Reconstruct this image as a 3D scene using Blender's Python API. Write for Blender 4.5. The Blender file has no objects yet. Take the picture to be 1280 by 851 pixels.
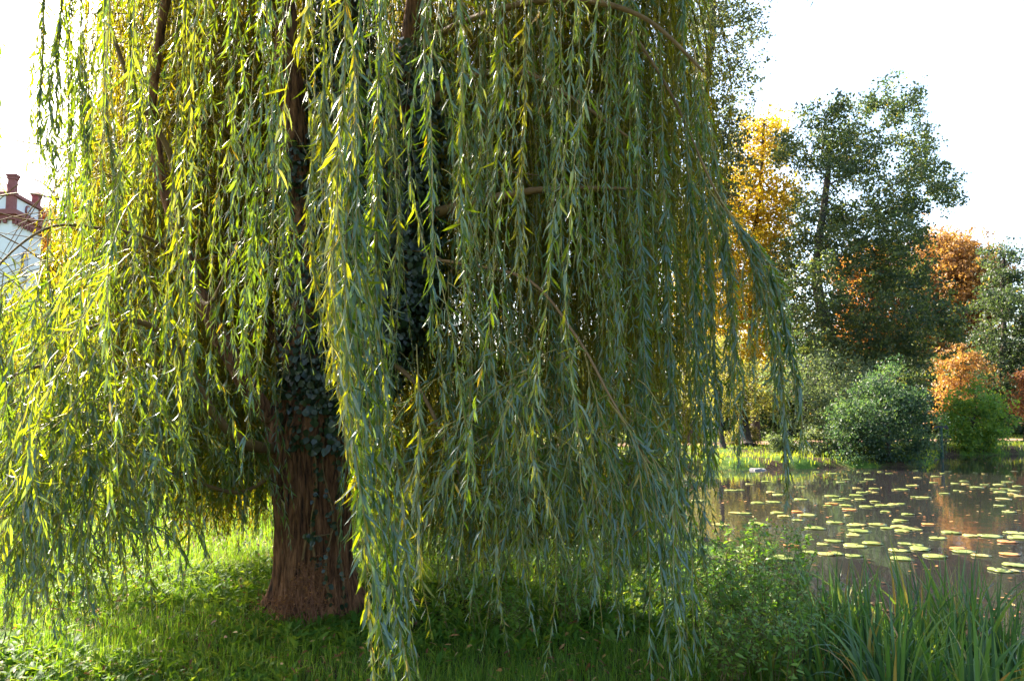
import bpy, math, random
import numpy as np
from mathutils import noise as mnoise, Vector

rng = np.random.default_rng(7)
random.seed(7)
C = bpy.context.scene.collection
scene = bpy.context.scene
R = math.radians

# ------------------------------------------------------------------ camera
F = 1000.0
CZ = 1.65
TH = math.atan(0.0845)
SN, CS = math.sin(TH), math.cos(TH)

def ray(px, py):
    v = (425.5 - py) / F
    return np.array([(px - 640.0) / F, CS - SN * v, SN + CS * v])

def P(px, py, Y):
    d = ray(px, py)
    return np.array([0, 0, CZ]) + d * (Y / d[1])

def proj(p):
    p = np.asarray(p, float)
    x, y, z = p[..., 0], p[..., 1], p[..., 2] - CZ
    f = y * CS + z * SN
    u = -y * SN + z * CS
    return 640 + F * x / f, 425.5 - F * u / f

cam = bpy.data.cameras.new('camera')
cam.sensor_width = 36
cam.lens = 36 * F / 1280
cam.clip_start = 0.05
cam.clip_end = 3000
co = bpy.data.objects.new('camera', cam)
C.objects.link(co)
co.location = (0, 0, CZ)
co.rotation_euler = (math.pi / 2 + TH, 0, 0)
scene.camera = co

# ------------------------------------------------------------------ light
SUN_AZ, SUN_EL = -47.0, 34.0
w = bpy.data.worlds.new('World'); scene.world = w; w.use_nodes = True
nt = w.node_tree
bg = nt.nodes['Background']
sky = nt.nodes.new('ShaderNodeTexSky')
sky.sky_type = 'NISHITA'; sky.sun_disc = False
sky.sun_elevation = R(SUN_EL); sky.sun_rotation = R(SUN_AZ)
sky.air_density = 1.0; sky.dust_density = 2.6; sky.ozone_density = 1.0
nt.links.new(sky.outputs[0], bg.inputs[0])
bg.inputs[1].default_value = 0.115
sl = bpy.data.lights.new('sun', 'SUN'); sl.energy = 5.0; sl.angle = R(0.5); sl.color = (1.0, 0.93, 0.80)
so = bpy.data.objects.new('sun', sl); C.objects.link(so)
sd = Vector((math.sin(R(SUN_AZ)) * math.cos(R(SUN_EL)), math.cos(R(SUN_AZ)) * math.cos(R(SUN_EL)), math.sin(R(SUN_EL))))
sl.color = (1.0, .90, .73)
so.rotation_euler = (-sd).to_track_quat('-Z', 'Y').to_euler()
so.location = (-20, 20, 30)
scene.view_settings.view_transform = 'Standard'
scene.view_settings.look = 'None'
scene.view_settings.exposure = 2.5
scene.view_settings.gamma = 1.0
scene.render.engine = 'CYCLES'
cy = scene.cycles
cy.max_bounces = 7; cy.diffuse_bounces = 5; cy.glossy_bounces = 3; cy.transmission_bounces = 4
cy.use_denoising = True
cy.caustics_reflective = False; cy.caustics_refractive = False

# ------------------------------------------------------------------ materials
def newmat(name):
    m = bpy.data.materials.new(name); m.use_nodes = True
    n = m.node_tree
    b = n.nodes['Principled BSDF']
    return m, n, b

def ramp(n, stops, fac=None, interp='LINEAR'):
    r = n.nodes.new('ShaderNodeValToRGB')
    e = r.color_ramp.elements
    r.color_ramp.interpolation = interp
    while len(e) < len(stops): e.new(0.5)
    for i, (p, c) in enumerate(stops):
        e[i].position = p; e[i].color = (*c, 1)
    if fac is not None: n.links.new(fac, r.inputs[0])
    return r

def leafmat(name, front, trans, tfac=0.45, rough=0.42, spec=0.5, back=None):
    """front/trans: colour stops over the per-leaf value v; back = colour of the pale underside, mixed in."""
    m, n, b = newmat(name)
    a = n.nodes.new('ShaderNodeAttribute'); a.attribute_name = 'v'
    fr = ramp(n, front, a.outputs['Fac'])
    col = fr.outputs[0]
    if back:
        g = n.nodes.new('ShaderNodeNewGeometry')
        mx = n.nodes.new('ShaderNodeMix'); mx.data_type = 'RGBA'
        mu = n.nodes.new('ShaderNodeMath'); mu.operation = 'MULTIPLY'; mu.inputs[1].default_value = back[1]
        n.links.new(g.outputs['Backfacing'], mu.inputs[0]); n.links.new(mu.outputs[0], mx.inputs['Factor'])
        n.links.new(col, mx.inputs['A']); mx.inputs['B'].default_value = (*back[0], 1)
        col = mx.outputs['Result']
    n.links.new(col, b.inputs['Base Color'])
    b.inputs['Roughness'].default_value = rough
    b.inputs['Specular IOR Level'].default_value = spec
    t = n.nodes.new('ShaderNodeBsdfTranslucent')
    tr = ramp(n, trans, a.outputs['Fac'])
    n.links.new(tr.outputs[0], t.inputs['Color'])
    ms = n.nodes.new('ShaderNodeMixShader'); ms.inputs[0].default_value = tfac
    n.links.new(b.outputs[0], ms.inputs[1]); n.links.new(t.outputs[0], ms.inputs[2])
    n.links.new(ms.outputs[0], n.nodes['Material Output'].inputs[0])
    return m

def noisemat(name, stops, scale=5.0, stretch=(1, 1, 1), rough=0.8, bump=0.0, detail=6, bscale=None, bdist=0.02, spec=0.3):
    m, n, b = newmat(name)
    tc = n.nodes.new('ShaderNodeTexCoord')
    mp = n.nodes.new('ShaderNodeMapping'); mp.inputs['Scale'].default_value = stretch
    n.links.new(tc.outputs['Object'], mp.inputs[0])
    nz = n.nodes.new('ShaderNodeTexNoise'); nz.inputs['Scale'].default_value = scale
    nz.inputs['Detail'].default_value = detail; nz.inputs['Roughness'].default_value = 0.65
    n.links.new(mp.outputs[0], nz.inputs[0])
    r = ramp(n, stops, nz.outputs[0])
    n.links.new(r.outputs[0], b.inputs['Base Color'])
    b.inputs['Roughness'].default_value = rough
    b.inputs['Specular IOR Level'].default_value = spec
    if bump:
        n2 = nz
        if bscale:
            n2 = n.nodes.new('ShaderNodeTexNoise'); n2.inputs['Scale'].default_value = bscale
            n2.inputs['Detail'].default_value = detail
            n.links.new(mp.outputs[0], n2.inputs[0])
        bp = n.nodes.new('ShaderNodeBump'); bp.inputs['Strength'].default_value = bump
        bp.inputs['Distance'].default_value = bdist
        n.links.new(n2.outputs[0], bp.inputs['Height'])
        n.links.new(bp.outputs[0], b.inputs['Normal'])
    return m

M = {}
M['willow_leaf'] = leafmat('willow_leaf',
    [(0, (.012, .042, .012)), (.3, (.022, .070, .017)), (.6, (.045, .105, .022)), (.88, (.085, .15, .026)), (.96, (.12, .15, .03)), (1, (.28, .20, .03))],
    [(0, (.15, .28, .005)), (.5, (.32, .40, .005)), (.85, (.54, .49, .006)), (1, (.62, .41, .01))],
    tfac=.46, rough=.38, spec=.6, back=((.14, .215, .205), .8))
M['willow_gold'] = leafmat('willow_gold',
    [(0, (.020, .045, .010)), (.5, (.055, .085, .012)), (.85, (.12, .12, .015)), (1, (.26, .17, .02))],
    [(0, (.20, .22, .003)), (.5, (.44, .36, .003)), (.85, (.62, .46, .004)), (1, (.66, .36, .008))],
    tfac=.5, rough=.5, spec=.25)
M['willow_twig'] = noisemat('willow_twig', [(.3, (.17, .13, .03)), (.7, (.28, .21, .05))], 6, rough=.5)
M['willow_branch'] = noisemat('willow_branch', [(.3, (.09, .05, .02)), (.7, (.22, .13, .05))], 9, rough=.7, bump=.4)
M['willow_bark'] = noisemat('willow_bark', [(.36, (.016, .008, .005)), (.48, (.16, .068, .030)), (.66, (.36, .17, .08))], 11, (2.4, 2.4, .30), .9, bump=1.0, bdist=.06, detail=9)
M['bark'] = noisemat('bark', [(.3, (.02, .016, .014)), (.7, (.09, .07, .055))], 4, (2, 2, .5), .9, bump=.6)
M['bark_red'] = noisemat('bark_red', [(.3, (.06, .03, .02)), (.7, (.17, .085, .05))], 4, (2, 2, .5), .9, bump=.6)
M['ivy'] = leafmat('ivy', [(0, (.010, .022, .012)), (.8, (.025, .05, .02)), (1, (.05, .07, .025))], [(0, (.03, .06, .01)), (1, (.07, .12, .02))], .2, .33, .6)
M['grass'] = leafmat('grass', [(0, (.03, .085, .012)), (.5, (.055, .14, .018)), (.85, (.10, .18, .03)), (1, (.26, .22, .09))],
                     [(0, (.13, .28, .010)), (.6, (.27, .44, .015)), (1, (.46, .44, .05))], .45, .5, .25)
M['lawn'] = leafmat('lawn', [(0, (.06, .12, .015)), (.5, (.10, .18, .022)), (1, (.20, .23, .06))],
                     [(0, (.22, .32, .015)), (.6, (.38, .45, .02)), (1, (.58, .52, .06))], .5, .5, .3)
M['weed'] = leafmat('weed', [(0, (.03, .09, .014)), (.6, (.065, .155, .022)), (.9, (.10, .20, .03)), (1, (.28, .26, .04))],
                    [(0, (.13, .30, .010)), (.6, (.30, .44, .015)), (1, (.45, .50, .04))], .42, .6, .15)
M['thicket'] = leafmat('thicket', [(0, (.05, .14, .022)), (.6, (.12, .23, .035)), (.9, (.20, .29, .04)), (1, (.32, .28, .05))],
                    [(0, (.12, .32, .012)), (.6, (.26, .48, .02)), (1, (.45, .50, .04))], .4, .42, .45)
M['sedge'] = leafmat('sedge', [(0, (.03, .07, .04)), (.4, (.06, .14, .045)), (.82, (.16, .25, .045)), (.90, (.26, .22, .05)), (1, (.50, .24, .07))],
                     [(0, (.08, .17, .03)), (.5, (.16, .33, .02)), (.85, (.40, .42, .04)), (1, (.6, .32, .05))], .35, .38, .55)
M['stem'] = noisemat('stem', [(.3, (.10, .05, .025)), (.7, (.12, .13, .03))], 6, rough=.6)
M['dry'] = leafmat('dry', [(0, (.10, .045, .02)), (.5, (.24, .09, .03)), (.8, (.34, .19, .06)), (1, (.42, .33, .14))],
                   [(0, (.15, .06, .02)), (1, (.45, .25, .06))], .25, .6, .3)
M['dry_stem'] = noisemat('dry_stem', [(.3, (.11, .05, .03)), (.7, (.26, .11, .06))], 8, rough=.8)

def tone(name, lo, mid, hi, accent, tr=1.0, tfac=.4, rough=.5, spec=.35, k=2.6):
    f = [(0, lo), (.5, mid), (.9, hi), (1, accent)]
    t = [(p, tuple(min(.75, c * k * tr * q) for c, q in zip(col, (1.1, 1.1, .5)))) for p, col in f]
    return leafmat(name, f, t, tfac, rough, spec)
M['tall_leaf'] = tone('tall_leaf', (.030, .040, .028), (.05, .065, .035), (.09, .09, .035), (.20, .12, .03))
M['yellow_leaf'] = tone('yellow_leaf', (.13, .15, .02), (.38, .26, .022), (.52, .33, .025), (.50, .18, .03), k=1.5, tfac=.5)
M['oak_leaf'] = tone('oak_leaf', (.022, .040, .026), (.038, .060, .030), (.11, .12, .025), (.24, .16, .02))  # yellow high tones paint sunlight into leaves scattered through the crown
M['orange_leaf'] = tone('orange_leaf', (.20, .10, .04), (.36, .185, .07), (.44, .25, .075), (.28, .20, .05), k=1.3)
M['peach_leaf'] = tone('peach_leaf', (.34, .13, .03), (.48, .22, .05), (.5, .28, .06), (.35, .26, .05), k=1.4)
M['dark_leaf'] = tone('dark_leaf', (.018, .030, .022), (.03, .05, .028), (.06, .075, .03), (.16, .10, .03))
M['grey_leaf'] = tone('grey_leaf', (.045, .065, .045), (.075, .10, .06), (.11, .125, .06), (.22, .13, .05))
M['olive_leaf'] = tone('olive_leaf', (.07, .085, .03), (.13, .13, .04), (.20, .17, .05), (.34, .16, .05))
M['shrub_leaf'] = tone('shrub_leaf', (.018, .038, .026), (.030, .060, .036), (.085, .125, .045), (.16, .18, .03), spec=.35, rough=.5)
M['bright_leaf'] = tone('bright_leaf', (.035, .085, .018), (.085, .16, .028), (.20, .25, .03), (.34, .26, .03))
M['bush_leaf'] = tone('bush_leaf', (.08, .13, .015), (.15, .20, .02), (.24, .26, .02), (.34, .2, .03), k=2.0)
M['red_leaf'] = tone('red_leaf', (.10, .05, .03), (.20, .075, .04), (.30, .14, .05), (.2, .12, .03), k=1.4)
M['pad'] = leafmat('pad', [(0, (.15, .20, .05)), (.5, (.27, .30, .08)), (.85, (.36, .34, .12)), (1, (.45, .22, .06))], [(0, (.1, .15, .02)), (1, (.3, .3, .05))], .15, .3, .6)
M['pad_orange'] = leafmat('pad_orange', [(0, (.42, .16, .04)), (1, (.5, .28, .08))], [(0, (.3, .1, .02)), (1, (.4, .2, .05))], .15, .35, .6)
M['white_wall'] = noisemat('white_wall', [(.3, (.68, .67, .66)), (.7, (.80, .79, .77))], 1.2, rough=.85)
M['red_brick'] = noisemat('red_brick', [(.3, (.20, .065, .06)), (.7, (.30, .11, .10))], 3, rough=.85)
M['red_tile'] = noisemat('red_tile', [(.3, (.36, .07, .05)), (.7, (.50, .12, .08))], 4, rough=.8)
M['glass'] = noisemat('glass', [(.3, (.05, .06, .08)), (.7, (.08, .09, .11))], 2, rough=.1, spec=.6)
M['green_paint'] = noisemat('green_paint', [(.3, (.010, .035, .022)), (.7, (.016, .055, .034))], 8, rough=.5)
M['black_metal'] = noisemat('black_metal', [(.3, (.015, .015, .017)), (.7, (.03, .03, .03))], 8, rough=.5)
M['stone'] = noisemat('stone', [(.3, (.14, .135, .13)), (.7, (.24, .235, .23))], 5, rough=.9, bump=.4)
M['path'] = noisemat('path', [(.3, (.36, .34, .32)), (.7, (.52, .50, .47))], 3, rough=.95, bump=.2)

# ------------------------------------------------------------------ mesh helpers
def nrm(a):
    return a / np.maximum(np.linalg.norm(a, axis=-1, keepdims=True), 1e-9)

class MB:
    def __init__(s): s.V = []; s.T = []; s.A = []; s.Mi = []; s.n = 0
    def add(s, V, T, v=0.5, mi=0):
        V = np.asarray(V, float).reshape(-1, 3); T = np.asarray(T, int).reshape(-1, 3)
        if len(V) == 0: return
        s.V.append(V); s.T.append(T + s.n); s.n += len(V)
        s.A.append(np.broadcast_to(np.asarray(v, float), (len(V),)))
        s.Mi.append(np.full(len(T), mi, int))
    def build(s, name, mats, parent=None, base=None, smooth=True):
        V = np.concatenate(s.V); T = np.concatenate(s.T); A = np.concatenate(s.A); Mi = np.concatenate(s.Mi)
        off = np.zeros(3)
        q = parent
        while q is not None:
            off = off + np.array(q.location); q = q.parent
        if base is not None: loc = np.asarray(base, float) - off
        else: loc = np.zeros(3)
        V = V - off - loc
        me = bpy.data.meshes.new(name)
        me.vertices.add(len(V)); me.vertices.foreach_set('co', V.astype(np.float32).ravel())
        me.loops.add(len(T) * 3); me.loops.foreach_set('vertex_index', T.astype(np.int32).ravel())
        me.polygons.add(len(T))
        me.polygons.foreach_set('loop_start', np.arange(0, len(T) * 3, 3, dtype=np.int32))
        me.polygons.foreach_set('loop_total', np.full(len(T), 3, np.int32))
        me.polygons.foreach_set('material_index', Mi.astype(np.int32))
        me.polygons.foreach_set('use_smooth', np.full(len(T), smooth, bool))
        at = me.attributes.new('v', 'FLOAT', 'POINT'); at.data.foreach_set('value', A.astype(np.float32))
        me.update(calc_edges=True); me.validate()
        for m in (mats if isinstance(mats, (list, tuple)) else [mats]): me.materials.append(m)
        o = bpy.data.objects.new(name, me); C.objects.link(o)
        o.location = loc
        if parent is not None: o.parent = parent
        return o

def tag(o, label, cat=None, group=None, kind=None):
    if label: o['label'] = label
    if cat: o['category'] = cat
    if group: o['group'] = group
    if kind: o['kind'] = kind
    return o

def thing(name, loc, label, cat, group=None):
    o = bpy.data.objects.new(name, None); C.objects.link(o)
    o.location = tuple(float(x) for x in loc); o.empty_display_size = .2
    return tag(o, label, cat, group)

def frames(pts):
    t = np.gradient(pts, axis=0); t = nrm(t)
    up = np.array([0.31, 0.2, 0.93])
    a = nrm(np.cross(t, up)); b = np.cross(t, a)
    return t, a, b

def tube(pts, rad, k=6, cap=True):
    pts = np.asarray(pts, float); rad = np.broadcast_to(np.asarray(rad, float), (len(pts),))
    t, a, b = frames(pts)
    an = np.arange(k) * 2 * math.pi / k
    ring = a[:, None, :] * np.cos(an)[None, :, None] + b[:, None, :] * np.sin(an)[None, :, None]
    V = (pts[:, None, :] + ring * rad[:, None, None]).reshape(-1, 3)
    i = np.arange(len(pts) - 1)[:, None] * k; j = np.arange(k)[None, :]; j2 = (j + 1) % k
    q = np.stack([i + j, i + j2, i + k + j2, i + k + j], -1).reshape(-1, 4)
    T = np.concatenate([q[:, [0, 2, 1]], q[:, [0, 3, 2]]])
    if cap:
        n = len(V)
        V = np.concatenate([V, pts[:1], pts[-1:]])
        jj = np.arange(k); jn = (jj + 1) % k; e = (len(pts) - 1) * k
        T = np.concatenate([T, np.stack([np.full(k, n), jj, jn], -1), np.stack([np.full(k, n + 1), e + jn, e + jj], -1)])
    return V, T

def spline(pts, n):
    pts = np.asarray(pts, float)
    if len(pts) == 2: return pts[0] + (pts[1] - pts[0]) * np.linspace(0, 1, n)[:, None]
    m = len(pts); u = np.linspace(0, m - 1, n)
    i = np.minimum(u.astype(int), m - 2); f = (u - i)[:, None]
    g = lambda k: pts[np.clip(k, 0, m - 1)]
    p0, p1, p2, p3 = g(i - 1), g(i), g(i + 1), g(i + 2)
    return .5 * (2 * p1 + (p2 - p0) * f + (2 * p0 - 5 * p1 + 4 * p2 - p3) * f ** 2 + (3 * p1 - p0 - 3 * p2 + p3) * f ** 3)

def leaves(mb, Pt, D, N, L, W, v, detail=1, curl=.15, fold=.25, mi=0):
    n = len(Pt)
    if n == 0: return
    L = np.broadcast_to(L, (n,)); W = np.broadcast_to(W, (n,)); v = np.broadcast_to(v, (n,))
    curl = np.broadcast_to(curl, (n,))
    D = nrm(D); S = nrm(np.cross(D, N)); N = np.cross(S, D)
    ax = lambda t: Pt + D * (L * t)[:, None] - N * (curl * L * t * t)[:, None]
    if detail == 0:
        m = ax(.45); up = N * (W * fold)[:, None]
        V = np.stack([Pt, m + S * (W * .5)[:, None] + up, m - S * (W * .5)[:, None] + up, ax(1.0)], 1)
        T = np.array([[0, 3, 1], [0, 2, 3]])
        k = 4
    else:
        m1, m2 = ax(.33), ax(.70); u1 = N * (W * fold * .5)[:, None]
        V = np.stack([Pt, m1 + S * (W * .5)[:, None] + u1, m1, m1 - S * (W * .5)[:, None] + u1,
                      m2 + S * (W * .38)[:, None] + u1, m2, m2 - S * (W * .38)[:, None] + u1, ax(1.0)], 1)
        T = np.array([[0, 2, 1], [0, 3, 2], [1, 2, 5], [1, 5, 4], [2, 3, 6], [2, 6, 5], [4, 5, 7], [5, 6, 7]])
        k = 8
    TT = (np.arange(n)[:, None, None] * k + T[None]).reshape(-1, 3)
    mb.add(V.reshape(-1, 3), TT, np.repeat(v, k), mi)

def rdir(n):
    a = rng.normal(size=(n, 3)); return nrm(a)

# ------------------------------------------------------------------ terrain
POND = np.array([(12, 1.0), (6.0, 3.2), (3.7, 4.9), (3.0, 6.2), (3.1, 8), (3.4, 10), (3.3, 12.5), (2.7, 15), (1.2, 17.5), (0, 19.5),
                 (-1.2, 23), (-.6, 27), (2.2, 29.2), (7, 29.7), (12, 30.6), (16, 31.4), (18.3, 35), (20.5, 38.6), (25, 40), (33, 42),
                 (48, 42), (60, 20), (40, -4)], float)
WZ = -0.6

def pond_sd(x, y):
    """signed distance to the shoreline, negative in the pond"""
    x = np.asarray(x, float); y = np.asarray(y, float)
    d = np.full(x.shape, 1e9); inside = np.zeros(x.shape, bool)
    n = len(POND)
    for i in range(n):
        x0, y0 = POND[i]; x1, y1 = POND[(i + 1) % n]
        ex, ey = x1 - x0, y1 - y0
        t = np.clip(((x - x0) * ex + (y - y0) * ey) / (ex * ex + ey * ey), 0, 1)
        d = np.minimum(d, np.hypot(x - x0 - t * ex, y - y0 - t * ey))
        c = ((y0 > y) != (y1 > y))
        with np.errstate(divide='ignore', invalid='ignore'):
            xi = x0 + (y - y0) * ex / (ey if ey else 1e-9)
        inside ^= c & (x < xi)
    return np.where(inside, -d, d)

def sm(a, b, x):
    t = np.clip((x - a) / (b - a), 0, 1); return t * t * (3 - 2 * t)

def hgt(x, y):
    x = np.asarray(x, float); y = np.asarray(y, float)
    s = pond_sd(x, y) + .12 * np.sin(x * 2.3 + y * 1.1) + .08 * np.sin(y * 3.1 - x * 1.7)
    far = sm(18, 27, y) * sm(-8, 0, x)
    L = 0.0 - .25 * far + .02 * np.sin(x * 1.1 + .4) * np.cos(y * .9) + .015 * np.sin(x * 2.7 + y * 2.1)
    wdt = 2.2 * (1 - far) + .7 * far
    up = WZ + (L - WZ) * np.sqrt(np.clip(s / wdt, 0, 1)) * .999
    z = np.where(s > 0, up, WZ - np.minimum(.9, -s * .5))
    return z

def graded(a, b, lo, hi, step, g=1.12):
    c = list(np.arange(lo, hi + 1e-6, step))
    st = step; v = hi
    while v < b: st *= g; v += st; c.append(v)
    st = step; v = lo; l = []
    while v > a: st *= g; v -= st; l.append(v)
    return np.array(l[::-1] + c)

gx = graded(-900, 900, -9, 24, .22, 1.14); gy = graded(-200, 1500, 2, 44, .24, 1.14)
X, Y = np.meshgrid(gx, gy)
Z = hgt(X, Y)
nx, ny = len(gx), len(gy)
i = np.arange(ny - 1)[:, None] * nx; j = np.arange(nx - 1)[None, :]
q = np.stack([i + j, i + j + 1, i + nx + j + 1, i + nx + j], -1).reshape(-1, 4)
mb = MB(); mb.add(np.stack([X, Y, Z], -1).reshape(-1, 3), np.concatenate([q[:, [0, 1, 2]], q[:, [0, 2, 3]]]))

def ground_mat():
    m, n, b = newmat('ground')
    tc = n.nodes.new('ShaderNodeTexCoord')
    def nz(s, d=6):
        t = n.nodes.new('ShaderNodeTexNoise'); t.inputs['Scale'].default_value = s; t.inputs['Detail'].default_value = d
        n.links.new(tc.outputs['Object'], t.inputs[0]); return t
    g = ramp(n, [(.3, (.035, .07, .012)), (.5, (.06, .12, .018)), (.72, (.13, .17, .03))], nz(3.0, 9).outputs[0])
    s = ramp(n, [(.3, (.022, .017, .010)), (.7, (.09, .06, .035))], nz(14, 8).outputs[0])
    mk = ramp(n, [(.42, (0, 0, 0)), (.58, (1, 1, 1))], nz(.9, 5).outputs[0])
    mx = n.nodes.new('ShaderNodeMix'); mx.data_type = 'RGBA'
    n.links.new(mk.outputs[0], mx.inputs['Factor']); n.links.new(s.outputs[0], mx.inputs['A']); n.links.new(g.outputs[0], mx.inputs['B'])
    n.links.new(mx.outputs['Result'], b.inputs['Base Color'])
    b.inputs['Roughness'].default_value = .95; b.inputs['Specular IOR Level'].default_value = .1
    bp = n.nodes.new('ShaderNodeBump'); bp.inputs['Strength'].default_value = .7; bp.inputs['Distance'].default_value = .05
    n.links.new(nz(22, 6).outputs[0], bp.inputs['Height']); n.links.new(bp.outputs[0], b.inputs['Normal'])
    return m
tag(mb.build('ground', ground_mat()), 'grassy bank and lawn around the pond', kind='structure')

# pond water
def water_mat():
    m, n, b = newmat('water')
    b.inputs['Base Color'].default_value = (.019, .017, .018, 1)
    b.inputs['Roughness'].default_value = .03
    b.inputs['IOR'].default_value = 1.33
    b.inputs['Specular IOR Level'].default_value = .7
    tc = n.nodes.new('ShaderNodeTexCoord')
    mp = n.nodes.new('ShaderNodeMapping'); mp.inputs['Scale'].default_value = (1.0, .6, 1)
    n.links.new(tc.outputs['Object'], mp.inputs[0])
    t = n.nodes.new('ShaderNodeTexNoise'); t.inputs['Scale'].default_value = 3.5; t.inputs['Detail'].default_value = 4
    n.links.new(mp.outputs[0], t.inputs[0])
    bp = n.nodes.new('ShaderNodeBump'); bp.inputs['Strength'].default_value = .10; bp.inputs['Distance'].default_value = .03
    n.links.new(t.outputs[0], bp.inputs['Height']); n.links.new(bp.outputs[0], b.inputs['Normal'])
    return m
mb = MB()
wx = np.linspace(-4, 62, 40); wy = np.linspace(-6, 45, 40)
Xw, Yw = np.meshgrid(wx, wy)
i = np.arange(39)[:, None] * 40; j = np.arange(39)[None, :]
q = np.stack([i + j, i + j + 1, i + 40 + j + 1, i + 40 + j], -1).reshape(-1, 4)
mb.add(np.stack([Xw, Yw, np.full_like(Xw, WZ - .012)], -1).reshape(-1, 3), np.concatenate([q[:, [0, 1, 2]], q[:, [0, 2, 3]]]))
tag(mb.build('water', water_mat()), 'still brown pond water', kind='structure')

def strip(name, pts, width, mat, label):
    c = spline(np.array(pts, float), 80)
    t = nrm(np.gradient(c, axis=0)); s = np.stack([-t[:, 1], t[:, 0]], -1)
    cols = np.linspace(-.5, .5, 7)
    V = c[:, None, :] + s[:, None, :] * (cols * width)[None, :, None]
    z = hgt(V[..., 0], V[..., 1]) + .03 - .02 * (np.abs(cols) * 2) ** 2
    V = np.concatenate([V, z[..., None]], -1).reshape(-1, 3)
    i = np.arange(79)[:, None] * 7; j = np.arange(6)[None, :]
    q = np.stack([i + j, i + 7 + j, i + 7 + j + 1, i + j + 1], -1).reshape(-1, 4)
    mb = MB(); mb.add(V, np.concatenate([q[:, [0, 1, 2]], q[:, [0, 2, 3]]]))
    return tag(mb.build(name, mat), label, kind='structure')
strip('path', [(-40, 20.5), (-20, 18.6), (-8, 17.8), (-5, 18.2), (-3.4, 22), (-5, 34), (-8, 60)], 1.7, M['path'], 'pale gravel path beyond the willow')
M['leafpath'] = noisemat('leaf_path', [(.3, (.16, .09, .06)), (.7, (.34, .20, .13))], 3, rough=.95, bump=.3)
strip('path', [(-6, 43), (4, 42), (12, 43.5), (20, 47), (36, 50)], 3.0, M['leafpath'], 'brown path strewn with fallen leaves on the far bank')

# ------------------------------------------------------------------ grass & low growth (stuff)
def blades(mb, xy, h, wd, lean=.45, v=None, mi=0, seg=3):
    n = len(xy)
    z = hgt(xy[:, 0], xy[:, 1])
    B = np.stack([xy[:, 0], xy[:, 1], z - .01], -1)
    a = rng.uniform(0, 2 * math.pi, n); dr = np.stack([np.cos(a), np.sin(a), 0 * a], -1)
    a2 = a + math.pi / 2 + rng.normal(0, .5, n); sd_ = np.stack([np.cos(a2), np.sin(a2), 0 * a2], -1)
    ln = np.abs(rng.normal(0, lean, n))
    h = np.broadcast_to(h, (n,)); wd = np.broadcast_to(wd, (n,))
    rows = []
    for k in range(seg):
        t = k / seg
        c = B + dr * (h * ln * t * t)[:, None] + np.array([0, 0, 1]) * (h * (t - .25 * ln * t * t))[:, None]
        ww = (wd * .5 * (1 - .55 * t))[:, None]
        rows += [c - sd_ * ww, c + sd_ * ww]
    rows.append(B + dr * (h * ln)[:, None] + np.array([0, 0, 1]) * (h * np.maximum(.15, 1 - .35 * ln))[:, None])
    V = np.stack(rows, 1); k = 2 * seg + 1
    T = []
    for s in range(seg - 1):
        o = 2 * s; T += [[o, o + 1, o + 3], [o, o + 3, o + 2]]
    o = 2 * (seg - 1); T.append([o, o + 1, o + 2])
    T = np.array(T)
    if v is None: v = np.clip(rng.beta(2, 2.2, n), 0, 1)
    mb.add(V.reshape(-1, 3), (np.arange(n)[:, None, None] * k + T[None]).reshape(-1, 3), np.repeat(v, k), mi)

def wedge(n, y0, y1, xl, xr, smin=.05, pw=1.0):
    u = rng.uniform(0, 1, n) ** pw
    y = y0 + (y1 - y0) * u; x = rng.uniform(0, 1, n) * (xr - xl) * y + xl * y
    k = pond_sd(x, y) > smin
    return np.stack([x[k], y[k]], -1)

def clumpy(xy, s, thr):
    q = np.array([mnoise.noise(Vector((a * s, b * s, 3.1))) for a, b in xy])
    return xy[q > thr + rng.normal(0, .12, len(xy))]

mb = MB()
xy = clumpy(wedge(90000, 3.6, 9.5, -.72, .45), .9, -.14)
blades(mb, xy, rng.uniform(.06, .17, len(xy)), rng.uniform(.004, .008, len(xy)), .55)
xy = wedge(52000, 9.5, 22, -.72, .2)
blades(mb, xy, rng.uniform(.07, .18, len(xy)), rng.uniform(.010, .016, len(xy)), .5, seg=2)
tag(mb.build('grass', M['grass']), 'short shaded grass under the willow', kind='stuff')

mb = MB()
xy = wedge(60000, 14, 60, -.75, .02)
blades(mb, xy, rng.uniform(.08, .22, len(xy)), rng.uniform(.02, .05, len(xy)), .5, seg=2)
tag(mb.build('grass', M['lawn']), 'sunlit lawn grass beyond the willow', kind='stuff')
mb = MB()
n = 60000
x = rng.uniform(-4, 40, n); y = rng.uniform(27, 60, n)
k = pond_sd(x, y); kk = (k > -.05) & (rng.uniform(0, 1, n) < np.where(k < 3, 1, .45)) & (np.abs(y - 43 - .18 * np.clip(x - 8, 0, 50)) > 1.7)
xy = np.stack([x, y], -1)[kk]; s = k[kk]
blades(mb, xy, rng.uniform(.08, .22, len(xy)) * np.where(s < 1.2, 1.7, 1), rng.uniform(.02, .042, len(xy)), .5, seg=2)
tag(mb.build('grass', M['lawn']), 'yellow-green grass on the far bank', kind='stuff')

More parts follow.
